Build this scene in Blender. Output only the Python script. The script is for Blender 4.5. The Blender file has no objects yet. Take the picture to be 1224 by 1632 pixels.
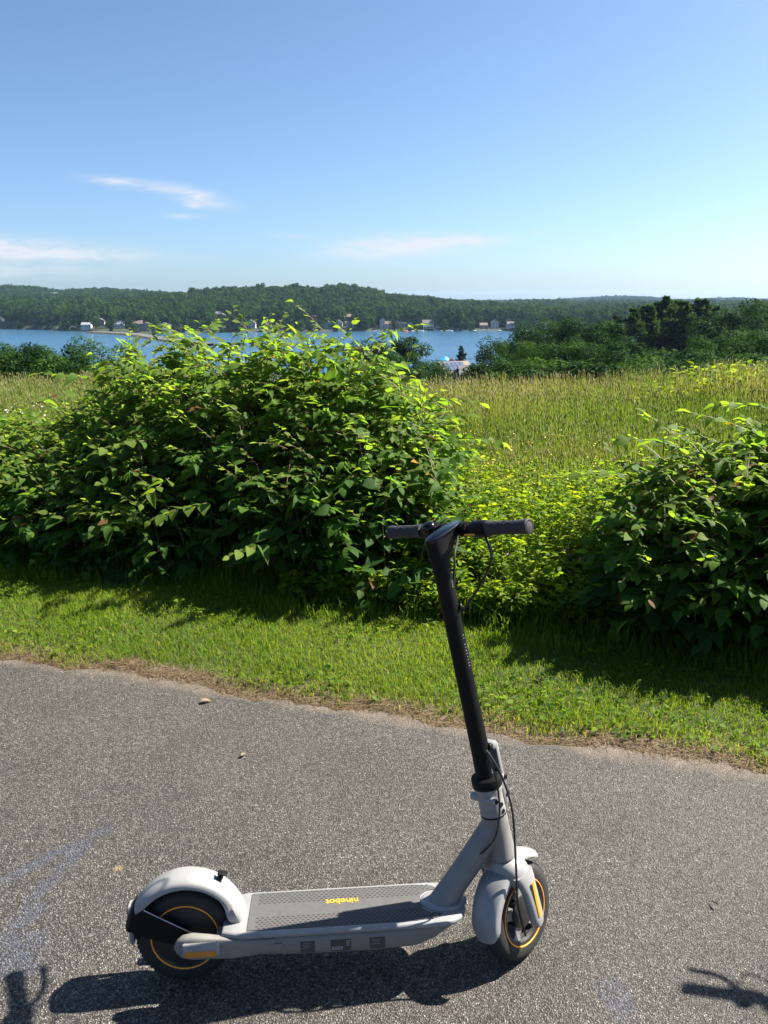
import bpy, bmesh, math, random
import numpy as np
from mathutils import Vector, Matrix

random.seed(7)
rng = np.random.default_rng(11)
R = math.radians
scene = bpy.context.scene
col = scene.collection

# ------------------------------------------------------------------ camera
CAM_H, PITCH, ROLL, FPX, PW, PH = 1.7251, R(15.418), R(-0.324), 1228.0, 1224, 1632
cam_data = bpy.data.cameras.new('camera')
cam_data.sensor_fit = 'VERTICAL'
cam_data.sensor_height = 24.0
cam_data.sensor_width = 18.0
cam_data.lens = 24.0 * FPX / PH
cam_data.clip_start = 0.05
cam_data.clip_end = 40000
cam = bpy.data.objects.new('camera', cam_data)
col.objects.link(cam)
_f = Vector((0, math.cos(PITCH), -math.sin(PITCH)))
_u = Vector((0, math.sin(PITCH), math.cos(PITCH)))
_r = Vector((1, 0, 0))
_r2 = _r * math.cos(ROLL) + _u * math.sin(ROLL)
_u2 = -_r * math.sin(ROLL) + _u * math.cos(ROLL)
cam.matrix_world = Matrix(((_r2.x, _u2.x, -_f.x, 0), (_r2.y, _u2.y, -_f.y, 0), (_r2.z, _u2.z, -_f.z, CAM_H), (0, 0, 0, 1)))
scene.camera = cam

# ------------------------------------------------------------------ sky and sun
SUN = Vector((0.653, 0.272, 0.706)).normalized()
SUN_EL = math.asin(SUN.z)
SUN_AZ = math.atan2(SUN.x, SUN.y)
world = bpy.data.worlds.new('World')
scene.world = world
world.use_nodes = True
wt = world.node_tree
wt.nodes.clear()


def wn(kind, **kw):
    n = wt.nodes.new(kind)
    for k, v in kw.items():
        setattr(n, k, v)
    return n


def wmath(op, a, b=None, c=None):
    n = wn('ShaderNodeMath', operation=op)
    for i, x in enumerate((a, b, c)):
        if x is None:
            continue
        if isinstance(x, (int, float)):
            n.inputs[i].default_value = x
        else:
            wt.links.new(x, n.inputs[i])
    return n.outputs[0]


sky = wn('ShaderNodeTexSky', sky_type='NISHITA')
sky.sun_disc = False
sky.sun_elevation = SUN_EL
sky.sun_rotation = SUN_AZ
sky.altitude = 150
sky.air_density = 0.7
sky.dust_density = 1.4
sky.ozone_density = 6.0
bg = wn('ShaderNodeBackground')
bg.inputs['Strength'].default_value = 0.052
out = wn('ShaderNodeOutputWorld')
tc = wn('ShaderNodeTexCoord')
sep = wn('ShaderNodeSeparateXYZ')
wt.links.new(tc.outputs['Generated'], sep.inputs[0])
dy = wmath('MAXIMUM', sep.outputs['Y'], 0.05)
ca = wmath('DIVIDE', sep.outputs['X'], dy)      # direction to the right of straight ahead
ce = wmath('DIVIDE', sep.outputs['Z'], dy)      # direction above the horizon


def px_dir(px, row):
    t = math.atan((PH / 2 - row) / FPX) - PITCH
    e = math.tan(t)
    a = (px - PW / 2) / FPX * (math.cos(PITCH) - e * math.sin(PITCH))
    return a, e


comb = wn('ShaderNodeCombineXYZ')
wt.links.new(ca, comb.inputs[0])
wt.links.new(ce, comb.inputs[1])
cloud_sum = None
# thin cirrus wisps: (x0, row0, x1, row1, half width in rows, strength)
for x0, r0, x1, r1, hw, st in [
        (80, 273, 330, 306, 14, 1.0), (220, 288, 415, 336, 22, 1.2), (285, 326, 335, 326, 10, .9), (230, 341, 360, 345, 8, .6),
        (-460, 366, 330, 402, 26, 1.5), (-300, 396, 420, 410, 16, 1.3), (-500, 425, 420, 430, 24, .7), (430, 404, 820, 384, 32, 1.5), (560, 394, 890, 379, 15, 1.6), (830, 372, 890, 371, 7, .5), (390, 370, 560, 381, 8, .35)]:
    a0, e0 = px_dir(x0, r0)
    a1, e1 = px_dir(x1, r1)
    mp = wn('ShaderNodeMapping', vector_type='TEXTURE')
    mp.inputs['Location'].default_value = ((a0 + a1) / 2, (e0 + e1) / 2, 0)
    mp.inputs['Rotation'].default_value = (0, 0, math.atan2(e1 - e0, a1 - a0))
    mp.inputs['Scale'].default_value = (math.hypot(a1 - a0, e1 - e0) / 2, hw / FPX, 1)
    wt.links.new(comb.outputs[0], mp.inputs['Vector'])
    gr = wn('ShaderNodeTexGradient', gradient_type='QUADRATIC_SPHERE')
    wt.links.new(mp.outputs[0], gr.inputs[0])
    g = wmath('MULTIPLY_ADD', gr.outputs['Fac'], st, 0.0 if cloud_sum is None else cloud_sum)
    cloud_sum = g
mp2 = wn('ShaderNodeMapping')
mp2.inputs['Scale'].default_value = (1, 4.6, 1)
mp2.inputs['Rotation'].default_value = (0, 0, .12)
wt.links.new(comb.outputs[0], mp2.inputs['Vector'])
nz = wn('ShaderNodeTexNoise')
nz.inputs['Scale'].default_value = 26
nz.inputs['Detail'].default_value = 6
nz.inputs['Roughness'].default_value = .62
nz.inputs['Distortion'].default_value = .6
wt.links.new(mp2.outputs[0], nz.inputs['Vector'])
mr = wn('ShaderNodeMapRange')
mr.inputs['From Min'].default_value = .24
mr.inputs['From Max'].default_value = .58
wt.links.new(nz.outputs[0], mr.inputs['Value'])
cl = wmath('MINIMUM', wmath('MULTIPLY', cloud_sum, mr.outputs[0]), 0.85)
cl = wmath('MULTIPLY', cl, wmath('GREATER_THAN', sep.outputs['Y'], 0.06))
mixc = wn('ShaderNodeMix', data_type='RGBA')
wt.links.new(cl, mixc.inputs['Factor'])
tint = wn('ShaderNodeMix', data_type='RGBA', blend_type='MULTIPLY')
tint.inputs['Factor'].default_value = 1
tint.inputs['B'].default_value = (1.01, 1.05, 1.0, 1)
wt.links.new(sky.outputs[0], tint.inputs['A'])
wt.links.new(tint.outputs['Result'], mixc.inputs['A'])
mixc.inputs['B'].default_value = (4.4, 4.5, 4.75, 1)
wt.links.new(mixc.outputs['Result'], bg.inputs['Color'])
wt.links.new(bg.outputs[0], out.inputs['Surface'])

sun_data = bpy.data.lights.new('sun', 'SUN')
sun_data.energy = 5.0
sun_data.angle = R(0.53)
sun_data.color = (1.0, 0.93, 0.82)
sun = bpy.data.objects.new('sun', sun_data)
col.objects.link(sun)
sun.rotation_euler = SUN.to_track_quat('Z', 'Y').to_euler()
sun.location = SUN * 50

scene.view_settings.view_transform = 'Standard'
scene.view_settings.look = 'None'
scene.view_settings.exposure = 1.9
scene.view_settings.gamma = 1.0
scene.view_settings.use_curve_mapping = False
scene.cycles.max_bounces = 6
scene.cycles.transmission_bounces = 6
scene.cycles.transparent_max_bounces = 8
scene.cycles.volume_bounces = 0
scene.cycles.use_denoising = True

# ------------------------------------------------------------------ materials


def nodes_of(m):
    m.use_nodes = True
    t = m.node_tree
    b = t.nodes['Principled BSDF']
    return t, b


def mat(name, c, rough=.6, metal=0.0, spec=.5, noise=None, bump=None, coat=0.0):
    """plain painted / moulded surface with a little mottling and fine relief"""
    m = bpy.data.materials.new(name)
    t, b = nodes_of(m)
    b.inputs['Base Color'].default_value = (*c, 1)
    b.inputs['Roughness'].default_value = rough
    b.inputs['Metallic'].default_value = metal
    b.inputs['Specular IOR Level'].default_value = spec
    b.inputs['Coat Weight'].default_value = coat
    if noise:
        sc_, amt = noise
        tcn = t.nodes.new('ShaderNodeTexCoord')
        n = t.nodes.new('ShaderNodeTexNoise')
        n.inputs['Scale'].default_value = sc_
        n.inputs['Detail'].default_value = 6
        t.links.new(tcn.outputs['Object'], n.inputs['Vector'])
        r = t.nodes.new('ShaderNodeMapRange')
        r.inputs['From Min'].default_value = .3
        r.inputs['From Max'].default_value = .7
        r.inputs['To Min'].default_value = 1 - amt
        r.inputs['To Max'].default_value = 1 + amt
        t.links.new(n.outputs[0], r.inputs['Value'])
        mx = t.nodes.new('ShaderNodeMix')
        mx.data_type = 'RGBA'
        mx.blend_type = 'MULTIPLY'
        mx.inputs['Factor'].default_value = 1
        mx.inputs['A'].default_value = (*c, 1)
        t.links.new(r.outputs[0], mx.inputs['B'])
        t.links.new(mx.outputs['Result'], b.inputs['Base Color'])
        r2 = t.nodes.new('ShaderNodeMapRange')
        r2.inputs['To Min'].default_value = max(.02, rough - .12)
        r2.inputs['To Max'].default_value = min(1, rough + .12)
        t.links.new(n.outputs[0], r2.inputs['Value'])
        t.links.new(r2.outputs[0], b.inputs['Roughness'])
    if bump:
        sc_, st = bump
        tcn = t.nodes.new('ShaderNodeTexCoord')
        n = t.nodes.new('ShaderNodeTexNoise')
        n.inputs['Scale'].default_value = sc_
        n.inputs['Detail'].default_value = 3
        t.links.new(tcn.outputs['Object'], n.inputs['Vector'])
        bp = t.nodes.new('ShaderNodeBump')
        bp.inputs['Strength'].default_value = st
        bp.inputs['Distance'].default_value = .002
        t.links.new(n.outputs[0], bp.inputs['Height'])
        t.links.new(bp.outputs[0], b.inputs['Normal'])
    return m


def leaf_mat(name, ramp, transl=.45, tcol=1.9, rough=.5, rand=0.0, spec=.35, yellow=1.15):
    """thin leaf: ramp over the 'tint' attribute (leaf colour; on knotweed also sunlight painted in towards the top), lit through from behind"""
    m = bpy.data.materials.new(name)
    t, b = nodes_of(m)
    at = t.nodes.new('ShaderNodeAttribute')
    at.attribute_name = 'tint'
    fac = at.outputs['Fac']
    if rand:
        oi = t.nodes.new('ShaderNodeObjectInfo')
        mm = t.nodes.new('ShaderNodeMath')
        mm.operation = 'MULTIPLY_ADD'
        t.links.new(oi.outputs['Random'], mm.inputs[0])
        mm.inputs[1].default_value = rand
        t.links.new(fac, mm.inputs[2])
        fac = mm.outputs[0]
    cr = t.nodes.new('ShaderNodeValToRGB')
    el = cr.color_ramp.elements
    el[0].position, el[0].color = ramp[0][0], (*ramp[0][1], 1)
    el[1].position, el[1].color = ramp[-1][0], (*ramp[-1][1], 1)
    for p, c in ramp[1:-1]:
        e = el.new(p)
        e.color = (*c, 1)
    t.links.new(fac, cr.inputs[0])
    t.links.new(cr.outputs[0], b.inputs['Base Color'])
    b.inputs['Roughness'].default_value = rough
    b.inputs['Specular IOR Level'].default_value = spec
    tr = t.nodes.new('ShaderNodeBsdfTranslucent')
    mx = t.nodes.new('ShaderNodeMix')
    mx.data_type = 'RGBA'
    mx.blend_type = 'MULTIPLY'
    mx.inputs['Factor'].default_value = 1
    t.links.new(cr.outputs[0], mx.inputs['A'])
    mx.inputs['B'].default_value = (tcol * yellow, tcol, tcol * .35, 1)
    t.links.new(mx.outputs['Result'], tr.inputs['Color'])
    ms = t.nodes.new('ShaderNodeMixShader')
    ms.inputs[0].default_value = transl
    t.links.new(b.outputs[0], ms.inputs[1])
    t.links.new(tr.outputs[0], ms.inputs[2])
    t.links.new(ms.outputs[0], t.nodes['Material Output'].inputs['Surface'])
    return m


M = {}
M['grey'] = mat('scooter_grey_paint', (0.2046, 0.2058, 0.2077), .42, noise=(22, .11), bump=(900, .05))
M['white'] = mat('fender_pale_plastic', (0.215, 0.215, 0.212), .38, noise=(20, .10))
M['frame'] = mat('frame_grey_paint', (.150, .148, .143), .45, noise=(20, .11), bump=(900, .06))
M['side'] = mat('deck_side_grey', (.160, .155, .143), .5, noise=(12, .07))
M['mat'] = mat('deck_rubber', (0.0651, 0.0645, 0.0632), .75, noise=(60, .10), bump=(1500, .15))
M['black'] = mat('black_satin_metal', (0.0050, 0.0050, 0.0056), .5, spec=.13, noise=(20, .2))
M['blackp'] = mat('black_plastic', (0.0050, 0.0050, 0.0056), .5, spec=.15, noise=(30, .2))
M['gloss'] = mat('glossy_display', (0.0037, 0.0037, 0.0050), .16, spec=.3)
M['tyre'] = mat('tyre_rubber', (.011, .0105, .010), .75, noise=(80, .25), bump=(300, .4))
M['hub'] = mat('hub_black', (0.0099, 0.0099, 0.0112), .5, noise=(20, .2))
M['grip'] = mat('grip_rubber', (0.0186, 0.0198, 0.0229), .7, noise=(60, .15), bump=(700, .4))
M['orange'] = mat('orange_line', (.80, .30, .02), .45)
M['yellow'] = mat('yellow_reflector', (0.5332, 0.2604, 0.0124), .4)
M['ored'] = mat('amber_reflector', (0.4650, 0.1674, 0.0186), .35)
M['red'] = mat('tail_lens', (0.3100, 0.0124, 0.0124), .15, coat=.4)
M['chrome'] = mat('bare_steel', (0.3410, 0.3410, 0.3472), .28, metal=1, noise=(40, .1))
M['sticker'] = mat('sticker_grey', (0.0341, 0.0360, 0.0384), .55)
M['print'] = mat('print_white', (0.3844, 0.3844, 0.3844), .6)
M['sticker_print'] = mat('stem_print', (0.1860, 0.1860, 0.1922), .6)
M['letter'] = mat('letter_yellow', (0.5270, 0.2852, 0.0186), .5)
M['recess_shade'] = mat('mat_recess_shade', (0.0174, 0.0174, 0.0174), .8)  # dark tone painting the shade inside the mat's recesses
M['cable'] = mat('cable_black', (0.0074, 0.0074, 0.0081), .45)
M['spoke'] = mat('spoke_grey', (0.1860, 0.1860, 0.1922), .4, metal=.3)

# ------------------------------------------------------------------ mesh helpers


class MB:
    def __init__(s):
        s.v, s.f = [], []

    def add(s, V, F):
        o = len(s.v)
        s.v += [tuple(x) for x in V]
        s.f += [tuple(i + o for i in f) for f in F]
        return s

    def loft(s, secs, caps=True):
        k = len(secs[0])
        V = [p for sec in secs for p in sec]
        F = []
        for i in range(len(secs) - 1):
            for j in range(k):
                a, b = i * k + j, i * k + (j + 1) % k
                F.append((a, b, b + k, a + k))
        if caps:
            F.append(tuple(range(k))[::-1])
            F.append(tuple((len(secs) - 1) * k + j for j in range(k)))
        return s.add(V, F)

    def tube(s, pts, rad, n=12, sy=1.0):
        pts = [Vector(p) for p in pts]
        if not hasattr(rad, '__len__'):
            rad = [rad] * len(pts)
        secs = []
        nrm = None
        for i, p in enumerate(pts):
            d = (pts[min(i + 1, len(pts) - 1)] - pts[max(i - 1, 0)]).normalized()
            if nrm is None:
                ref = Vector((0, 1, 0)) if abs(d.y) < .9 else Vector((1, 0, 0))
                nrm = (ref - d * ref.dot(d)).normalized()
            else:
                nrm = (nrm - d * nrm.dot(d)).normalized()
            b = d.cross(nrm)
            secs.append([p + (nrm * math.cos(2 * math.pi * j / n) * sy + b * math.sin(2 * math.pi * j / n)) * rad[i] for j in range(n)])
        return s.loft(secs)

    def lathe(s, prof, o, ax, n=48):
        """prof: list of (radius, offset along the axis), open outline"""
        o, ax = Vector(o), Vector(ax).normalized()
        ref = Vector((0, 0, 1)) if abs(ax.z) < .9 else Vector((1, 0, 0))
        e1 = (ref - ax * ref.dot(ax)).normalized()
        e2 = ax.cross(e1)
        secs = [[o + ax * a + (e1 * math.cos(2 * math.pi * j / n) + e2 * math.sin(2 * math.pi * j / n)) * r for j in range(n)] for r, a in prof]
        return s.loft(secs, caps=False)

    def torus(s, o, ax, Rr, r, n=64, k=10, flat=1.0):
        prof = [(Rr + r * math.cos(2 * math.pi * i / k), r * flat * math.sin(2 * math.pi * i / k)) for i in range(k + 1)]
        return s.lathe(prof, o, ax, n)

    def rbox(s, c, size, bev=.004, rot=None, seg=2):
        bm = bmesh.new()
        bmesh.ops.create_cube(bm, size=1)
        for v in bm.verts:
            v.co = Vector((v.co.x * size[0], v.co.y * size[1], v.co.z * size[2]))
        if bev > 0:
            bmesh.ops.bevel(bm, geom=list(bm.edges), offset=bev, segments=seg, affect='EDGES', profile=.5)
        bm.verts.index_update()
        V = []
        for v in bm.verts:
            p = v.co.copy()
            if rot is not None:
                p = rot @ p
            V.append(p + Vector(c))
        F = [tuple(v.index for v in f.verts) for f in bm.faces]
        bm.free()
        return s.add(V, F)

    def map(s, fn):
        s.v = [tuple(fn(Vector(p))) for p in s.v]
        return s

    def build(s, name, m, parent=None, smooth=True, angle=40):
        me = bpy.data.meshes.new(name)
        me.from_pydata(s.v, [], s.f)
        me.materials.append(m)
        me.validate()
        bm = bmesh.new()
        bm.from_mesh(me)
        bmesh.ops.recalc_face_normals(bm, faces=bm.faces)
        bm.to_mesh(me)
        bm.free()
        if smooth:
            me.polygons.foreach_set('use_smooth', [True] * len(me.polygons))
            me.set_sharp_from_angle(angle=R(angle))
        o = bpy.data.objects.new(name, me)
        col.objects.link(o)
        if parent:
            o.parent = parent
        return o


def bulk_mesh(name, V, F, m, tint=None):
    V = np.asarray(V, np.float32)
    F = np.asarray(F, np.int32)
    me = bpy.data.meshes.new(name)
    me.vertices.add(len(V))
    me.vertices.foreach_set('co', V.ravel())
    me.loops.add(F.size)
    me.loops.foreach_set('vertex_index', F.ravel())
    me.polygons.add(len(F))
    me.polygons.foreach_set('loop_start', np.arange(len(F), dtype=np.int32) * F.shape[1])
    if tint is not None:
        a = me.attributes.new('tint', 'FLOAT', 'POINT')
        a.data.foreach_set('value', np.asarray(tint, np.float32))
    me.materials.append(m)
    me.update(calc_edges=True)
    return me


def link(name, me, parent=None):
    o = bpy.data.objects.new(name, me)
    col.objects.link(o)
    if parent:
        o.parent = parent
    return o


def empty(name, loc=(0, 0, 0)):
    o = bpy.data.objects.new(name, None)
    o.empty_display_size = .2
    col.objects.link(o)
    o.location = loc
    return o


def tag(o, label=None, cat=None, group=None, kind=None):
    if label:
        o['label'] = label
    if cat:
        o['category'] = cat
    if group:
        o['group'] = group
    if kind:
        o['kind'] = kind
    return o


def unrow(px, row, y):
    """the point at forward distance y that the given direction of view meets"""
    c, s_ = math.cos(PITCH), math.sin(PITCH)
    t = (PH / 2 - row) / FPX
    # v = fwd + up*t ; forward part: y = c + t*s ; z = -s + t*c
    k = y / (c + t * s_)
    return k * (px - PW / 2) / FPX, CAM_H + k * (-s_ + t * c)


def project(P):
    P = np.asarray(P, float)
    v = P - np.array([0, 0, CAM_H])
    z = v @ np.array(_f)
    return PW / 2 + FPX * (v @ np.array(_r2)) / z, PH / 2 - FPX * (v @ np.array(_u2)) / z, z


# ------------------------------------------------------------------ lie of the land
TD = np.array([.956, -.293])      # along the path edge
ND = np.array([.293, .956])       # away from the path, over the verge
EC = 2.80


def uv_to_xy(u, v):
    return u * TD[0] + (v + EC) * ND[0], u * TD[1] + (v + EC) * ND[1]


def xy_to_v(x, y):
    return x * ND[0] + y * ND[1] - EC


def sm(a, b, x):
    t = np.clip((x - a) / (b - a), 0, 1)
    return t * t * (3 - 2 * t)


LAKE = -25.0
# distance of the far shore, by direction (px)
SH_P = [-300, 0, 100, 165, 230, 300, 400, 620, 800, 880, 960, 1100, 1500]
SH_D = [900, 815, 760, 700, 660, 690, 690, 690, 690, 655, 600, 560, 520]


def row_elev(row):
    return math.tan(math.atan((PH / 2 - row) / FPX) - PITCH)


RIDGES = [  # (distance, width, tree height, [(px, row)])
    (1010, 330, 18.5, [(-300, 466), (0, 468), (100, 467), (200, 466), (280, 462), (340, 455), (440, 451), (500, 453), (560, 448), (600, 459), (650, 467), (700, 473), (760, 478), (820, 482), (900, 492), (950, 498), (1000, 502), (1500, 502)]),
    (1650, 380, 19, [(-300, 452), (0, 448), (60, 450), (100, 456), (160, 453), (230, 458), (300, 463), (400, 470), (700, 478), (760, 481), (800, 480), (850, 476), (900, 477), (950, 482), (1000, 490), (1100, 492), (1500, 486)]),
    (3300, 700, 20, [(-300, 462), (0, 462), (500, 470), (700, 476), (800, 479), (880, 478), (940, 474), (1000, 472), (1040, 474), (1090, 480), (1130, 477), (1180, 476), (1224, 479), (1500, 476)]),
]


def far_height(q, y):
    """ground beyond the lake at forward distance y, direction q = x / y"""
    px = 612 + 1274 * q
    ds = np.interp(px, SH_P, SH_D)
    z = np.full_like(y, -40.0)
    z = np.where(y > ds, LAKE + 1.2 + np.clip((y - ds) * .004, 0, 3), z)
    for D, wd, th, tab in RIDGES:
        rw = np.interp(px, [t[0] for t in tab], [t[1] for t in tab])
        el = np.tan(np.arctan((PH / 2 - rw) / FPX) - PITCH)
        top = CAM_H + D * el - th
        y0_ = np.minimum(ds, D - wd) - (0 if D < 1100 else -100)
        g = np.where(y < D, .4 * sm(y0_, D, y) + .6 * np.clip((y - y0_) / (D - y0_), 0, 1), 1 - .5 * sm(D, D + wd * 1.6, y))
        zz = LAKE + 1.0 + (top - LAKE - 1.0) * g
        z = np.where(y > ds, np.maximum(z, zz), z)
    bank = sm(-14, 4, y - ds)
    z = np.where((y <= ds) & (y > ds - 14), -30 + (LAKE + 1.2 + 30) * bank, z)
    return z


HV = [-400, -.2, -.04, .14, 1.0, 4, 9, 12, 16, 30, 60, 120, 200, 262, 300, 600, 20000]
HZ = [.0, -.03, -.03, .012, .02, -.10, -.32, -.46, -1.0, -3.2, -8.2, -16.0, -21.5, -24.4, -29, -32, -34]


def terrain(x, y):
    x, y = np.asarray(x, float), np.asarray(y, float)
    r = np.hypot(x, y)
    th = np.arctan2(x, y)
    v = xy_to_v(x, y)
    near = np.interp(v, HV, HZ)
    # the field lifts a little towards the right
    near = near + .42 * sm(.12, .5, x / np.maximum(y, 1)) * sm(5, 12, v) * (1 - sm(12.5, 40, v))
    near = near + sm(1.5, 3, v) * .02 * np.sin(x * 1.7 + y) * np.cos(y * 1.3 - x * .6)
    tc_ = np.clip(th, R(-36), R(36))
    ye = r * np.cos(tc_)
    far = far_height(np.tan(tc_), ye)
    far = np.where(np.abs(th) > R(95), -60, far)
    return np.maximum(near, far)

# ------------------------------------------------------------------ the electric scooter
SL, ST_T, SO = .8844, R(11.4), .0113      # wheelbase, rake, fork offset
S4, HF = 1.0611, .0753                    # bar height along the steering axis, bar reach
AX = Vector((-math.sin(ST_T), 0, math.cos(ST_T)))
FW = Vector((math.cos(ST_T), 0, math.sin(ST_T)))
C0 = Vector((SL - SO, 0, .127))
LT = Vector((0, 1, 0))


def A(s, f=0.0, l=0.0):
    return C0 + AX * s + FW * f + LT * l


def bez(pts, n=24):
    """smooth curve through the points"""
    P = [Vector(p) for p in pts]
    P = [P[0] * 2 - P[1]] + P + [P[-1] * 2 - P[-2]]
    o = []
    for i in range(1, len(P) - 2):
        for k in range(n // (len(P) - 3) + 1):
            t = k / (n // (len(P) - 3) + 1)
            a, b, c, d = P[i - 1], P[i], P[i + 1], P[i + 2]
            o.append(.5 * ((2 * b) + (c - a) * t + (2 * a - 5 * b + 4 * c - d) * t * t + (3 * b - a - 3 * c + d) * t ** 3))
    o.append(P[-2])
    return o


def rrect(hw, z0, z1, k=28, p=4.0):
    """rounded cross-section in (y, z)"""
    zc, hz = (z0 + z1) / 2, (z1 - z0) / 2
    o = []
    for j in range(k):
        a = 2 * math.pi * j / k
        c, s_ = math.cos(a), math.sin(a)
        o.append((hw * math.copysign(abs(c) ** (2 / p), c), zc + hz * math.copysign(abs(s_) ** (2 / p), s_)))
    return o


def fender_shell(o, Rr, a0, a1, hw, skirt, th, n=26, taper0=1.0, taper1=1.0, flare=None):
    """arched mudguard round the axle o, angle 0 forward, 90 up"""
    secs = []
    for i in range(n + 1):
        f = i / n
        a = a0 + (a1 - a0) * f
        e = min(f / .12, (1 - f) / .12, 1)
        tp = (taper0 + (taper1 - taper0) * f) * (.72 + .28 * math.sin(e * math.pi / 2))
        w, sk = hw * tp, skirt * (.5 + .5 * math.sin(e * math.pi / 2))
        if flare:
            w, sk = w * flare(f)[0], sk * flare(f)[1]
        prof = [(-w, -sk)] + [(-w * math.cos(b), -.003 + .016 * math.sin(b) - .012) for b in [R(x) for x in (8, 28, 50, 72, 90, 108, 130, 152, 172)]] + [(w, -sk)]
        inn = [(y * (1 - th / w), r - th) for y, r in prof][::-1]
        inn[0] = (prof[-1][0] - th, prof[-1][1])
        inn[-1] = (prof[0][0] + th, prof[0][1])
        loop = prof + inn
        rd = Vector((math.cos(a), 0, math.sin(a)))
        secs.append([Vector(o) + rd * (Rr + r) + LT * y for y, r in loop])
    return MB().loft(secs)


def text_mesh(name, s, size, m, parent, matrix, bold=.0):
    cu = bpy.data.curves.new(name, 'FONT')
    cu.body = s
    cu.size = 1
    cu.align_x = 'CENTER'
    cu.align_y = 'CENTER'
    cu.offset = bold
    cu.extrude = .004
    tmp = bpy.data.objects.new(name + '_tmp', cu)
    col.objects.link(tmp)
    bpy.context.view_layer.update()
    me = bpy.data.meshes.new_from_object(tmp.evaluated_get(bpy.context.evaluated_depsgraph_get()))
    bpy.data.objects.remove(tmp)
    bpy.data.curves.remove(cu)
    me.name = name
    me.materials.clear()
    me.materials.append(m)
    me.transform(matrix @ Matrix.Scale(size, 4))
    o = link(name, me, parent)
    return o


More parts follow.
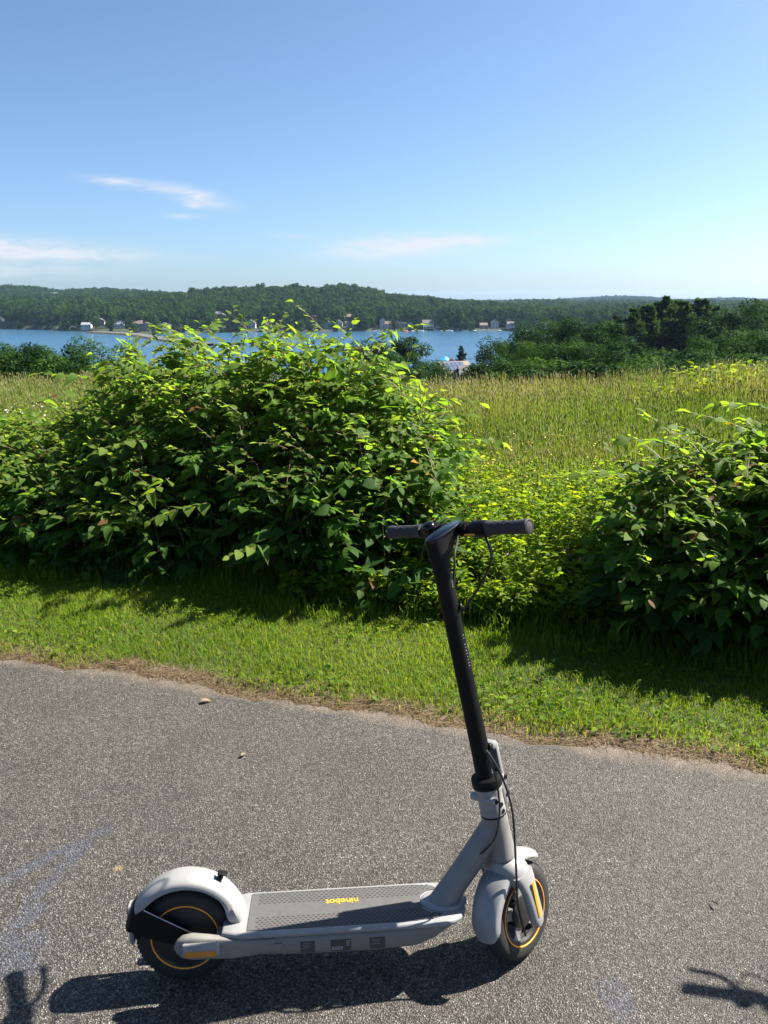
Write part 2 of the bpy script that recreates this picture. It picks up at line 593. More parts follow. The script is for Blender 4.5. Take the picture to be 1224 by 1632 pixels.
def build_scooter(steer):
    root = empty('electric_scooter')
    cs, sn = math.cos(steer), math.sin(steer)

    def S(p):
        v = Vector(p) - C0
        return C0 + v * cs + AX.cross(v) * sn + AX * (AX.dot(v) * (1 - cs))

    # --- deck
    body = [(.085, .058, .154, .112), (.13, .076, .158, .100), (.18, .079, .158, .092), (.30, .080, .158, .085), (.50, .080, .158, .083), (.60, .078, .158, .088), (.65, .071, .158, .106), (.69, .06, .158, .130), (.722, .042, .157, .146)]
    dk = MB().loft([[Vector((x, y, z)) for y, z in rrect(hw, z0, z1)] for x, hw, z1, z0 in body]).build('deck', M['side'], root)

    def plan(ins, z, x0=.10):
        hw = .089 - ins
        o = [Vector((x0 + ins, -hw * .86, z)), Vector((x0 + ins + .05, -hw, z))]
        o += [Vector((x, -hw, z)) for x in (.25, .40, .55)]
        for i in range(13):                                       # blunt rounded nose
            b = -math.pi / 2 + math.pi * i / 12
            o.append(Vector((.645 + (.092 - ins) * abs(math.cos(b)) ** .75, hw * math.copysign(abs(math.sin(b)) ** .8, math.sin(b)), z)))
        o += [Vector((x, hw, z)) for x in (.55, .40, .25)]
        o += [Vector((x0 + ins + .05, hw, z)), Vector((x0 + ins, hw * .86, z))]
        return o
    MB().loft([plan(.010, .150), plan(.003, .153), plan(0, .158), plan(0, .163), plan(.003, .1665), plan(.007, .168)]).build('deck_rim', M['grey'], dk, angle=60)
    # tread mat, with a cut-out round the down tube and the mudguard
    hw = .0765
    out_ = [Vector((.165, -hw, 0)), Vector((.40, -hw, 0)), Vector((.60, -hw + .001, 0)), Vector((.655, -hw + .008, 0)), Vector((.672, -.052, 0)), Vector((.64, -.046, 0)), Vector((.622, -.03, 0)), Vector((.615, 0, 0))]
    out_ += [Vector((p.x, -p.y, 0)) for p in out_[:-1]][::-1]
    tm = MB().loft([[p + Vector((0, 0, .1655)) for p in out_], [p + Vector((0, 0, .1692)) for p in out_], [p * 1 + Vector((0, 0, .1698)) for p in out_]]).build('tread_mat', M['mat'], root, smooth=False)
    dz = MB()  # flat dark dashes on the mat, painted as shaded hollows
    for band in (-1, 1):
        for r in range(6):
            y = band * (.030 + r * .0082)
            x = .185 + (r % 2) * .0065
            while x < .645 - (.03 if abs(y) < .05 else 0):
                dz.add([(x, y - .0012, .17035), (x + .0035, y - .0018, .17035), (x + .007, y - .0012, .17035), (x + .007, y + .0012, .17035), (x + .0035, y + .0018, .17035), (x, y + .0012, .17035)], [(0, 1, 2, 3, 4, 5)])
                x += .0132
    tag(dz.build('tread_recess_shade', M['recess_shade'], tm, smooth=False), kind='stuff')
    text_mesh('lettering', 'ninebot', .0335, M['letter'], tm, Matrix.Translation((.409, .021, .1705)) @ Matrix.Rotation(math.pi, 4, 'Z') @ Matrix.Diagonal((.86, .95, 1, 1)), bold=.018)
    # side fittings
    sy = -.0802
    MB().rbox((.237, sy, .124), (.036, .006, .018), .0025).build('charge_port_cover', M['side'], dk)
    for k, (x, w) in enumerate(((.318, .036), (.403, .052), (.497, .040))):
        st = MB().rbox((x, sy - .0002, .117), (w, .0012, .030), .0003, seg=1).build('sticker', M['sticker'], dk, smooth=False)
        ln = MB()
        for j in range(4):
            if k != 1:
                ln.rbox((x - w * .05 - .003 * (j % 2), sy - .0010, .128 - j * .0042), (w * (.62 - .12 * (j % 3)), .0004, .0009), 0)
        if k == 1:
            ln.rbox((x - .009, sy - .0010, .110), (.027, .0004, .0075), 0)
            for j in range(3):
                ln.rbox((x + .018, sy - .0010, .128 - j * .006), (.009, .0004, .0015), 0)
        ln.build('fine_print', M['print'] if k == 1 else mat('faint_print', (.22, .22, .23), .6), st, smooth=False)
        if k == 1:
            bc = MB()
            rr = random.Random(3)
            xx = x - .021
            while xx < x + .003:
                w_ = rr.choice((.0005, .0009, .0013))
                bc.rbox((xx + w_ / 2, sy - .00135, .1105), (w_, .0003, .0048), 0)
                xx += w_ + rr.choice((.0006, .0010))
            bc.build('barcode', M['blackp'], st, smooth=False)
    for x in (.152, .172):
        MB().lathe([(0, -.0012), (.0022, -.0012), (.0022, .002)], (x, sy + .0015, .146), (0, 1, 0), 10).build('screw', M['blackp'], dk)
    # --- rear arms and axle covers
    for s_ in (-1, 1):
        ar = [(.235, .112, .146, .004), (.18, .105, .150, .009), (.125, .103, .155, .0125), (.07, .106, .166, .015), (.03, .107, .172, .0155), (.005, .113, .168, .0145), (-.010, .126, .158, .011), (-.016, .138, .148, .006)]
        secs = []
        for x, z0, z1, t in ar:
            secs.append([Vector((x, s_ * (.0805 - .0035 * max(0, min(1, (x - .12) / .10))) + y, z)) for y, z in rrect(t, max(z0, .100), z1, 20, 3.5)])
        arm = MB().loft(secs).build('axle_arm', M['side'], root)
        cv = MB().rbox((.052, s_ * .0975, .1405), (.092, .012, .036), .005, seg=3).build('axle_cover', M['grey'], arm)
        MB().rbox((.052, s_ * .1037, .1325), (.078, .0024, .015), .001).build('reflector', M['ored'], cv)
    # --- wheels

    def wheel(o, ax, fn, motor):
        w = empty('rear_wheel' if motor else 'front_wheel')
        w.parent = root
        prof = []
        for i in range(25):
            b = 2 * math.pi * i / 24
            c, s2 = math.cos(b), math.sin(b)
            prof.append((.0985 + .0285 * math.copysign(abs(c) ** .8, c), .0295 * math.copysign(abs(s2) ** .85, s2)))
        tyre = MB().lathe(prof, o, ax, 72)
        for j in range(60):                                      # tread blocks
            for side in (-1, 1):
                a = 2 * math.pi * (j + (.5 if side > 0 else 0)) / 60
                e1 = Vector((math.cos(a), 0, math.sin(a)))
                tyre.rbox(Vector(o) + e1 * .1245 + Vector(ax) * side * .0125, (.0055, .013, .007), .0008, Matrix.Rotation(-a, 3, 'Y') @ Matrix.Rotation(side * .5, 3, 'X'), seg=1)
        tyre.map(fn).build('tyre', M['tyre'], w)
        hub = MB().lathe([(.0, -.024), (.03, -.026), (.078, -.022), (.082, -.027), (.0885, -.0275), (.090, -.020), (.090, .020), (.0885, .0275), (.082, .027), (.078, .022), (.03, .026), (0, .024)], o, ax, 56) if motor else \
            MB().lathe([(.072, -.016), (.076, -.026), (.0885, -.0275), (.090, -.02), (.090, .02), (.0885, .0275), (.076, .026), (.072, .016), (.072, -.016)], o, ax, 56)
        hb = hub.map(fn).build('motor_hub' if motor else 'rim', M['hub'], w)
        rg = MB().torus(o, ax, .0868, .0021, 72, 8)
        for side in (-1, 1):
            r = MB().torus(Vector(o) + Vector(ax) * side * .0278, ax, .0866, .0020, 72, 8)
            r.map(fn).build('orange_ring', M['orange'], w)
        if not motor:
            MB().lathe([(0, -.027), (.024, -.027), (.043, -.022), (.045, .018), (.03, .026), (0, .027)], o, ax, 40).map(fn).build('drum_brake', M['hub'], w)
            for k in range(5):
                a = 2 * math.pi * k / 5 + .5
                d = Vector((math.cos(a), 0, math.sin(a)))
                t_ = Vector((-math.sin(a), 0, math.cos(a)))
                sp = MB().loft([[Vector(o) + d * r + t_ * x * w_ + Vector(ax) * y for x, y in ((-1, -h), (1, -h), (1, h), (-1, h))] for r, w_, h in ((.04, .016, .018), (.06, .011, .018), (.075, .017, .02))])
                sp.map(fn).build('spoke', M['spoke'], w, smooth=False)
        return w
    wheel((0, 0, .127), (0, 1, 0), lambda p: p, True)
    wheel((SL, 0, .127), (0, 1, 0), S, False)
    # --- rear mudguard
    fl = lambda f: (1.0 + .25 * max(0, 1 - f / .16), 1.0 + .9 * max(0, 1 - f / .22))
    rf = fender_shell((.004, 0, .137), .155, R(9), R(172), .042, .024, .004, 34, flare=fl).build('rear_mudguard', M['white'], root)
    fender_shell((.004, 0, .137), .150, R(160), R(189), .036, .012, .004, 10).build('mud_flap', M['grey'], rf)
    # black carrier wrapping the tail and running to the axle
    tl = fender_shell((.004, 0, .137), .1585, R(148), R(172), .045, .038, .005, 12).build('tail_band', M['blackp'], rf)
    for s_ in (-1, 1):
        yy = s_ * .046
        q = [(-.124, .205), (-.134, .170), (-.124, .155), (-.02, .120), (.012, .128), (.020, .150), (-.095, .222)]
        MB().loft([[Vector((x, yy - s_ * .004, z)) for x, z in q], [Vector((x, yy, z)) for x, z in q]]).build('mudguard_stay', M['blackp'], rf, smooth=False)
        MB().tube([(-.096, yy + s_ * .0015, .2225), (.022, yy + s_ * .0015, .152)], .0017, 8).build('stay_wire', M['chrome'], rf)
    lamp = MB().loft([[Vector((-.141 + x, y, z)) for y, z in rrect(w, .183, .214, 20, 3)] for x, w in ((.02, .026), (.006, .026), (-.003, .022))]).build('tail_light', M['grey'], root)
    MB().loft([[Vector((-.144 + x, y, z)) for y, z in rrect(w, .187, .210, 20, 3)] for x, w in ((.004, .020), (-.003, .018))]).build('lens', M['red'], lamp)
    hk = MB().rbox((.093, 0, .274), (.014, .018, .012), .003, Matrix.Rotation(R(38), 3, 'Y'))
    hk.rbox((.099, 0, .2825), (.026, .019, .004), .002, Matrix.Rotation(R(14), 3, 'Y'))
    hk.build('latch_hook', M['blackp'], rf)
    # --- down tube and head tube
    fl_ = []
    for z, k in ((.166, 1.0), (.1705, 1.0), (.174, .93), (.176, .85)):
        fl_.append([Vector((.680 + .062 * k * math.cos(2 * math.pi * j / 32), .047 * k * math.sin(2 * math.pi * j / 32), z)) for j in range(32)])
    MB().loft(fl_).build('tube_flange', M['grey'], root)
    dt = []
    for x, z, r in ((.674, .160, .036), (.690, .185, .0345), (.72, .229, .033), (.76, .288, .033), (.795, .340, .034), (.822, .380, .034)):
        d = Vector((.56, 0, .83)).normalized()
        e = Vector((-.83, 0, .56)).normalized()
        dt.append([Vector((x, 0, z)) + (e * math.cos(2 * math.pi * j / 28) + LT * math.sin(2 * math.pi * j / 28) * 1.0) * r for j in range(28)])
    MB().loft(dt).build('down_tube', M['frame'], root)

    def axlathe(prof, name, m, st=True, par=root, n=36, sharp=35):
        b = MB().lathe([(r, s) for r, s in prof], C0, AX, n)
        if st:
            b.map(S)
        return b.build(name, m, par, angle=sharp)
    ht = axlathe([(0, .1675), (.0375, .1675), (.0375, .172), (.0362, .176), (.0352, .23), (.0348, .288), (.033, .290), (0, .290)], 'head_tube', M['frame'], False)
    for s_ in (.1665, .2905):
        axlathe([(.030, s_ - .0018), (.0352, s_ - .0018), (.0352, s_ + .0018), (.03, s_ + .0018)], 'seam', M['blackp'], False, ht)
    # --- folding joint (turns with the bar)
    fj = axlathe([(0, .293), (.0345, .293), (.034, .33), (.0345, .352), (.037, .358), (.037, .372), (0, .372)], 'folding_joint', M['grey'])
    axlathe([(0, .371), (.0395, .371), (.0405, .376), (.0405, .392), (.0385, .396), (.030, .399), (0, .399)], 'stem_collar', M['blackp'])
    sl = MB()
    sl.rbox(A(.395, .043), (.012, .046, .16), .004, Matrix.Rotation(-ST_T, 3, 'Y'))
    sl.rbox(A(.470, .036), (.020, .046, .020), .005, Matrix.Rotation(-ST_T, 3, 'Y'))
    sl.rbox(A(.345, .036), (.020, .052, .085), .006, Matrix.Rotation(-ST_T, 3, 'Y'))
    sl.map(S).build('folding_lever', M['grey'], fj)
    bt = MB().lathe([(0, -.040), (.009, -.040), (.010, -.037), (.010, .037), (.009, .040), (0, .040)], A(.343, -.024), LT, 20)
    bt.map(S).build('hinge_barrel', M['grey'], fj)
    for (s_, f, l) in ((.343, -.024, -.0405), (.322, .0, -.034), (.302, .002, -.034), (.375, .046, -.0265), (.33, .042, -.0265)):
        MB().lathe([(0, -.002), (.0058, -.002), (.0058, .003), (0, .003)], A(s_, f, l), LT, 14).map(S).build('bolt', M['blackp'], fj)
    # --- fork

    def ell(s_, f, l, rf_, rl, k=24, p=2.6):
        o = []
        for j in range(k):
            a = 2 * math.pi * j / k
            c, n_ = math.cos(a), math.sin(a)
            o.append(A(s_, f + rf_ * math.copysign(abs(c) ** (2 / p), c), l + rl * math.copysign(abs(n_) ** (2 / p), n_)))
        return o
    cr = MB().loft([ell(.1645, 0, 0, .0345, .0345, p=2), ell(.160, 0, 0, .039, .041, p=2), ell(.150, .001, 0, .043, .052), ell(.135, .002, 0, .045, .061), ell(.118, .003, 0, .044, .066), ell(.10, .004, 0, .036, .067)]).map(S).build('fork', M['white'], root)
    for s_ in (-1, 1):
        lg = MB().loft([ell(.128, .003, s_ * .055, .036, .012), ell(.11, .005, s_ * .059, .031, .0135), ell(.08, .007, s_ * .062, .0255, .0135), ell(.04, .009, s_ * .064, .0235, .0135), ell(.0, .0113, s_ * .0645, .0225, .0135), ell(-.018, .0113, s_ * .0645, .019, .013), ell(-.027, .0113, s_ * .0645, .010, .010)])
        lo = lg.map(S).build('fork_leg', M['white'], cr)
        MB().loft([ell(z, .010, s_ * .0782, r, .0012) for z, r in ((.104, .002), (.102, .0055), (.05, .0058), (.004, .0055), (.002, .002))]).map(S).build('reflector', M['yellow'], lo)
    fr = fender_shell((SL, 0, .127), .1515, R(88), R(190), .044, .028, .004, 30, taper0=1.02, taper1=.94).map(S).build('front_mudguard', M['grey'], root)
    fender_shell((SL, 0, .127), .158, R(58), R(100), .034, .016, .004, 16).map(S).build('mudguard_nose', M['white'], fr)
    # --- stem
    stem = axlathe([(0, .396), (.0258, .396), (.0248, .42), (.0235, .60), (.0228, .85), (.0226, .97), (0, .97)], 'stem', M['black'])
    # --- head with the display
    prof = [(.925, -.0228, .0228, .0228), (.955, -.0232, .0236, .0230), (.985, -.0242, .027, .0232), (1.005, -.026, .037, .0236), (1.025, -.0275, .058, .024), (1.040, -.029, .086, .0242), (1.052, -.029, .096, .024), (1.058, -.0285, .097, .0236)]
    secs = []
    for s_, f0, f1, hwid in prof:
        k = 28
        o = []
        for j in range(k):
            a = 2 * math.pi * j / k
            c, n_ = math.cos(a), math.sin(a)
            fc, fh = (f0 + f1) / 2, (f1 - f0) / 2
            tilt = .17 * max(0, (s_ - .99) / .07)
            pw = 1 - .3 * min(1, max(0, (s_ - .95) / .06))
            f = fc + fh * math.copysign(abs(c) ** pw, c)
            o.append(A(s_ + tilt * (f - .03) + (.0 if s_ < 1.0 else -.004), f, hwid * math.copysign(abs(n_) ** pw, n_) * (1 - .10 * max(0, c))))
        secs.append(o)
    hd = MB().loft(secs).map(S).build('stem_head', M['black'], root)
    top = []
    for s_, k_ in ((1.0545, 1.0), (1.0605, 1.0), (1.0622, .96)):
        o = []
        for j in range(28):
            a = 2 * math.pi * j / 28
            c, n_ = math.cos(a), math.sin(a)
            f = .033 + .064 * k_ * math.copysign(abs(c) ** .75, c)
            o.append(A(s_ - .004 + .17 * (f - .03), f, .0246 * k_ * math.copysign(abs(n_) ** .7, n_)))
        top.append(o)
    MB().loft(top).map(S).build('display', M['gloss'], hd)
    # --- handlebar
    B = lambda l, f=0, s_=0: A(S4 - .012 + s_, HF + f, l)
    bar = MB().tube([B(-.232), B(-.05), B(.05), B(.232)], [.0112, .0125, .0125, .0112], 20).map(S).build('handlebar', M['black'], root)
    for s_ in (-1, 1):
        pr = [(0, .112), (.019, .112), (.0195, .116), (.0185, .120), (.0172, .14), (.0168, .17), (.0174, .205), (.0188, .226), (.0186, .2345), (.0168, .2365), (0, .2365)]
        gp = MB().lathe([(r, s_ * a) for r, a in pr], B(0), LT, 32)
        for ii in range(7):
            for jj in range(12):                              # moulded ribs
                aa = 2 * math.pi * (jj + .5 * (ii % 2)) / 12
                e = FW * math.cos(aa) + AX * math.sin(aa)
                gp.rbox(B(0) + LT * s_ * (.128 + ii * .0135) + e * .0164, (.003, .008, .003), .001, seg=1)
        g = gp.map(S).build('grip', M['grip'], bar)
        MB().lathe([(0, s_ * .2372), (.0105, s_ * .2372), (.0125, s_ * .2364), (.0125, s_ * .2345), (0, s_ * .2345)], B(0), LT, 28).map(S).build('end_cap', M['grip'], g)
        MB().lathe([(.0135, s_ * .2372), (.0145, s_ * .2372), (.0145, s_ * .236), (.0135, s_ * .236)], B(0), LT, 28).map(S).build('cap_groove', M['blackp'], g)
    # right: throttle housing with orange paddle, clamp rings
    th = MB().lathe([(0, -.062), (.0185, -.062), (.021, -.066), (.0215, -.100), (.020, -.109), (0, -.109)], B(0), LT, 28)
    th.rbox(B(-.086, .008, -.014), (.03, .038, .022), .006)
    to = th.map(S).build('throttle', M['blackp'], bar)
    MB().rbox(B(-.066, -.020, -.010), (.010, .030, .0055), .002, Matrix.Rotation(R(10), 3, 'Z')).map(S).build('throttle_paddle', M['yellow'], to)
    for l in (-.032, -.046, .034):
        cl_ = MB().lathe([(.0125, l - .004), (.0195, l - .004), (.0195, l + .004), (.0125, l + .004)], B(0), LT, 26)
        cl_.map(S).build('bar_clamp', M['black'], bar)
    # left: bell dome and brake lever
    MB().lathe([(0, .021), (.008, .0205), (.015, .017), (.0195, .010), (.021, .0), (.019, -.004), (0, -.004)], B(.074, -.012, .006), AX * .8 - FW * .25 + LT * .1, 28).map(S).build('bell', M['gloss'], bar)
    MB().lathe([(0, .055), (.0205, .055), (.022, .060), (.022, .098), (.0205, .102), (0, .102)], B(0), LT, 28).map(S).build('brake_clamp', M['blackp'], bar)
    MB().tube([S(p) for p in bez([B(.085, .012, -.004), B(.105, .034, -.012), B(.14, .050, -.017), B(.185, .054, -.018), B(.212, .060, -.016)], 20)], .0048, 10, 1.7).build('brake_lever', M['black'], bar)
    # --- cables
    MB().tube(bez([S(B(-.088, .012, -.022)), (.788, -.10, 1.119), (.771, -.068, 1.051), (.745, -.035, .995), (.727, -.02, .962)], 28), .0034, 8).build('throttle_cable', M['cable'], root)
    MB().tube(bez([S(B(.09, .02, -.01)), S(B(.05, .06, -.03)), S(A(.99, .06, .0)), S(A(.93, .032, -.004)), S(A(.90, .024, -.004))], 24), .0030, 8).build('brake_cable', M['cable'], root)
    MB().tube(bez([(.790, -.016, .597), (.806, -.03, .575), (.831, -.040, .526), (.855, -.046, .441), (.861, -.056, .342), (.862, -.070, .261), (.868, -.062, .183), (.893, -.046, .085)], 40), .0030, 8).build('brake_cable', M['cable'], root)
    MB().tube(bez([(.788, -.018, .597), (.800, -.030, .565), (.814, -.040, .527), (.822, -.046, .443), (.812, -.048, .374), (.790, -.040, .335), (.768, -.028, .308)], 32), .0026, 8).build('motor_cable', M['cable'], root)
    for s_, l in ((.862, -.022), (.477, -.022)):
        MB().lathe([(0, .001), (.0075, .001), (.009, -.003), (.006, -.006), (0, -.006)], S(A(s_, .014, l)), S(A(s_, -.02, .03)) - S(A(s_, .014, l)), 14).build('grommet', M['blackp'], stem)
    # fine white print down the side of the stem
    tk = MB()
    rr = random.Random(5)
    for base, n_, w_ in ((.79, 11, .0052), (.934, 4, .0035), (.965, 4, .003), (.42, 3, .006)):
        for i in range(n_):
            if base == .79 and i in (2,):
                continue
            s_ = base - i * (.0083 if n_ > 5 else .005)
            rad = .0234 if s_ > .5 else .0256
            d = (FW * .08 - LT * .9968)
            tt = (FW * .9968 + LT * .08)
            c = A(s_) + d * (rad)
            tk.add([c + tt * x * w_ / 2 + AX * z * rr.choice((.0006, .0011)) for x, z in ((-1, -1), (1, -1), (1, 1), (-1, 1))], [(0, 1, 2, 3)])
    tag(tk.map(S).build('stem_lettering', M['sticker_print'], stem, smooth=False), kind='stuff')
    # --- side stand on the far side
    ks = MB().tube([(.345, .060, .098), (.345, .084, .088), (.325, .135, .030), (.322, .146, .0245)], [.009, .008, .0065, .0065], 10)
    ks.rbox((.345, .066, .092), (.04, .02, .024), .004)
    ks.build('side_stand', M['blackp'], root)
    return root


def place_scooter(o, x, y, yaw, lean):
    o.matrix_world = Matrix.Translation((x, y, 0.0)) @ Matrix.Rotation(yaw, 4, 'Z') @ Matrix.Rotation(lean, 4, 'X')
    return o


sc1 = place_scooter(build_scooter(R(40.56)), -.5231, 1.6439, R(4.123), R(-8.25))
sc1.location.z += .002
tag(sc1, 'pale grey electric kick scooter with black stem parked on the asphalt path', 'scooter', 'electric scooters on the path')
# a second one stands just past the right edge: only its handlebar shadow reaches the picture
sc2 = build_scooter(0.0)
yaw2, lean2 = R(84.6), R(-8.25)
tip = Matrix.Rotation(yaw2, 3, 'Z') @ Matrix.Rotation(lean2, 3, 'X') @ (A(S4 - .012, HF, .236))
want = Vector((.778, 1.596, 0)) + SUN * (tip.z / SUN.z)
place_scooter(sc2, want.x - tip.x, want.y - tip.y, yaw2, lean2)
sc2.location.z += .002
tag(sc2, 'second electric scooter standing beyond the right edge, casting the handlebar shadow at lower right', 'scooter', 'electric scooters on the path')

# ------------------------------------------------------------------ ground, path, water
az = np.concatenate([np.arange(-180, -44, 4.0), np.arange(-44, 44, .55), np.arange(44, 180, 4.0)])
rad = np.concatenate([np.linspace(.4, 4.6, 22), np.geomspace(4.8, 30, 46), np.geomspace(31, 620, 46), np.linspace(640, 1100, 40), np.geomspace(1120, 12000, 40)])
na, nr = len(az), len(rad)
AA, RR = np.meshgrid(np.radians(az), rad)
GX, GY = RR * np.sin(AA), RR * np.cos(AA)
GZ = terrain(GX, GY)
V = np.stack([GX, GY, GZ], -1).reshape(-1, 3)
idx = np.arange(na * nr).reshape(nr, na)
nxt = np.roll(idx, -1, axis=1)
F = np.stack([idx[:-1], idx[1:], nxt[1:], nxt[:-1]], -1).reshape(-1, 4)
V = np.vstack([V, [[0, 0, terrain(0, 0)]]])
vv = xy_to_v(V[:, 0], V[:, 1])
zone = np.interp(vv, [-1, .0, .05, .16, .24, 1.0, 1.6, 3, 14, 20], [.0, .0, .05, .1, .32, .36, .6, .62, .66, .9])


def ground_mat():
    m = bpy.data.materials.new('soil_and_turf')
    t, b = nodes_of(m)
    at = t.nodes.new('ShaderNodeAttribute')
    at.attribute_name = 'tint'
    cr = t.nodes.new('ShaderNodeValToRGB')
    el = cr.color_ramp.elements
    el[0].position, el[0].color = 0, (0.1054, 0.0775, 0.0527, 1)
    el[1].position, el[1].color = 1, (0.0136, 0.0248, 0.0074, 1)
    for p, c in ((.12, (0.0930, 0.0651, 0.0422)), (.22, (0.0465, 0.0403, 0.0186)), (.34, (0.0279, 0.0372, 0.0099)), (.62, (0.0310, 0.0341, 0.0124)), (.80, (0.0217, 0.0341, 0.0099))):
        e = el.new(p)
        e.color = (*c, 1)
    tcn = t.nodes.new('ShaderNodeTexCoord')
    n1 = t.nodes.new('ShaderNodeTexNoise')
    n1.inputs['Scale'].default_value = 9
    n1.inputs['Detail'].default_value = 8
    n1.inputs['Roughness'].default_value = .7
    t.links.new(tcn.outputs['Object'], n1.inputs['Vector'])
    mm = t.nodes.new('ShaderNodeMath')
    mm.operation = 'MULTIPLY_ADD'
    t.links.new(n1.outputs[0], mm.inputs[0])
    mm.inputs[1].default_value = .22
    ad = t.nodes.new('ShaderNodeMath')
    ad.operation = 'SUBTRACT'
    t.links.new(at.outputs['Fac'], ad.inputs[0])
    ad.inputs[1].default_value = .11
    t.links.new(ad.outputs[0], mm.inputs[2])
    t.links.new(mm.outputs[0], cr.inputs[0])
    n2 = t.nodes.new('ShaderNodeTexNoise')
    n2.inputs['Scale'].default_value = 120
    n2.inputs['Detail'].default_value = 5
    t.links.new(tcn.outputs['Object'], n2.inputs['Vector'])
    mr_ = t.nodes.new('ShaderNodeMapRange')
    mr_.inputs['From Min'].default_value = .3
    mr_.inputs['From Max'].default_value = .7
    mr_.inputs['To Min'].default_value = .65
    mr_.inputs['To Max'].default_value = 1.35
    t.links.new(n2.outputs[0], mr_.inputs['Value'])
    mx = t.nodes.new('ShaderNodeMix')
    mx.data_type = 'RGBA'
    mx.blend_type = 'MULTIPLY'
    mx.inputs['Factor'].default_value = 1
    t.links.new(cr.outputs[0], mx.inputs['A'])
    t.links.new(mr_.outputs[0], mx.inputs['B'])
    t.links.new(mx.outputs['Result'], b.inputs['Base Color'])
    b.inputs['Roughness'].default_value = .95
    bp = t.nodes.new('ShaderNodeBump')
    bp.inputs['Strength'].default_value = .6
    bp.inputs['Distance'].default_value = .01
    t.links.new(n2.outputs[0], bp.inputs['Height'])
    t.links.new(bp.outputs[0], b.inputs['Normal'])
    return m


me = bulk_mesh('ground', V, F, ground_mat(), zone)
ground = link('ground', me)
# close the small disc under the viewer
cap = MB().add([tuple(V[i]) for i in idx[0]] + [(0, 0, float(V[-1][2]))], [(int(i), int((i + 1) % na), na) for i in range(na)])
bm = bmesh.new()
bm.from_mesh(me)
bm.verts.ensure_lookup_table()
cv = bm.verts[len(V) - 1]
for i in range(na):
    bm.faces.new((cv, bm.verts[int(idx[0][(i + 1) % na])], bm.verts[int(idx[0][i])]))
bmesh.ops.recalc_face_normals(bm, faces=bm.faces)
bm.to_mesh(me)
bm.free()
me.polygons.foreach_set('use_smooth', [True] * len(me.polygons))
tag(ground, 'ground falling from the path over the field to the lake', kind='structure')


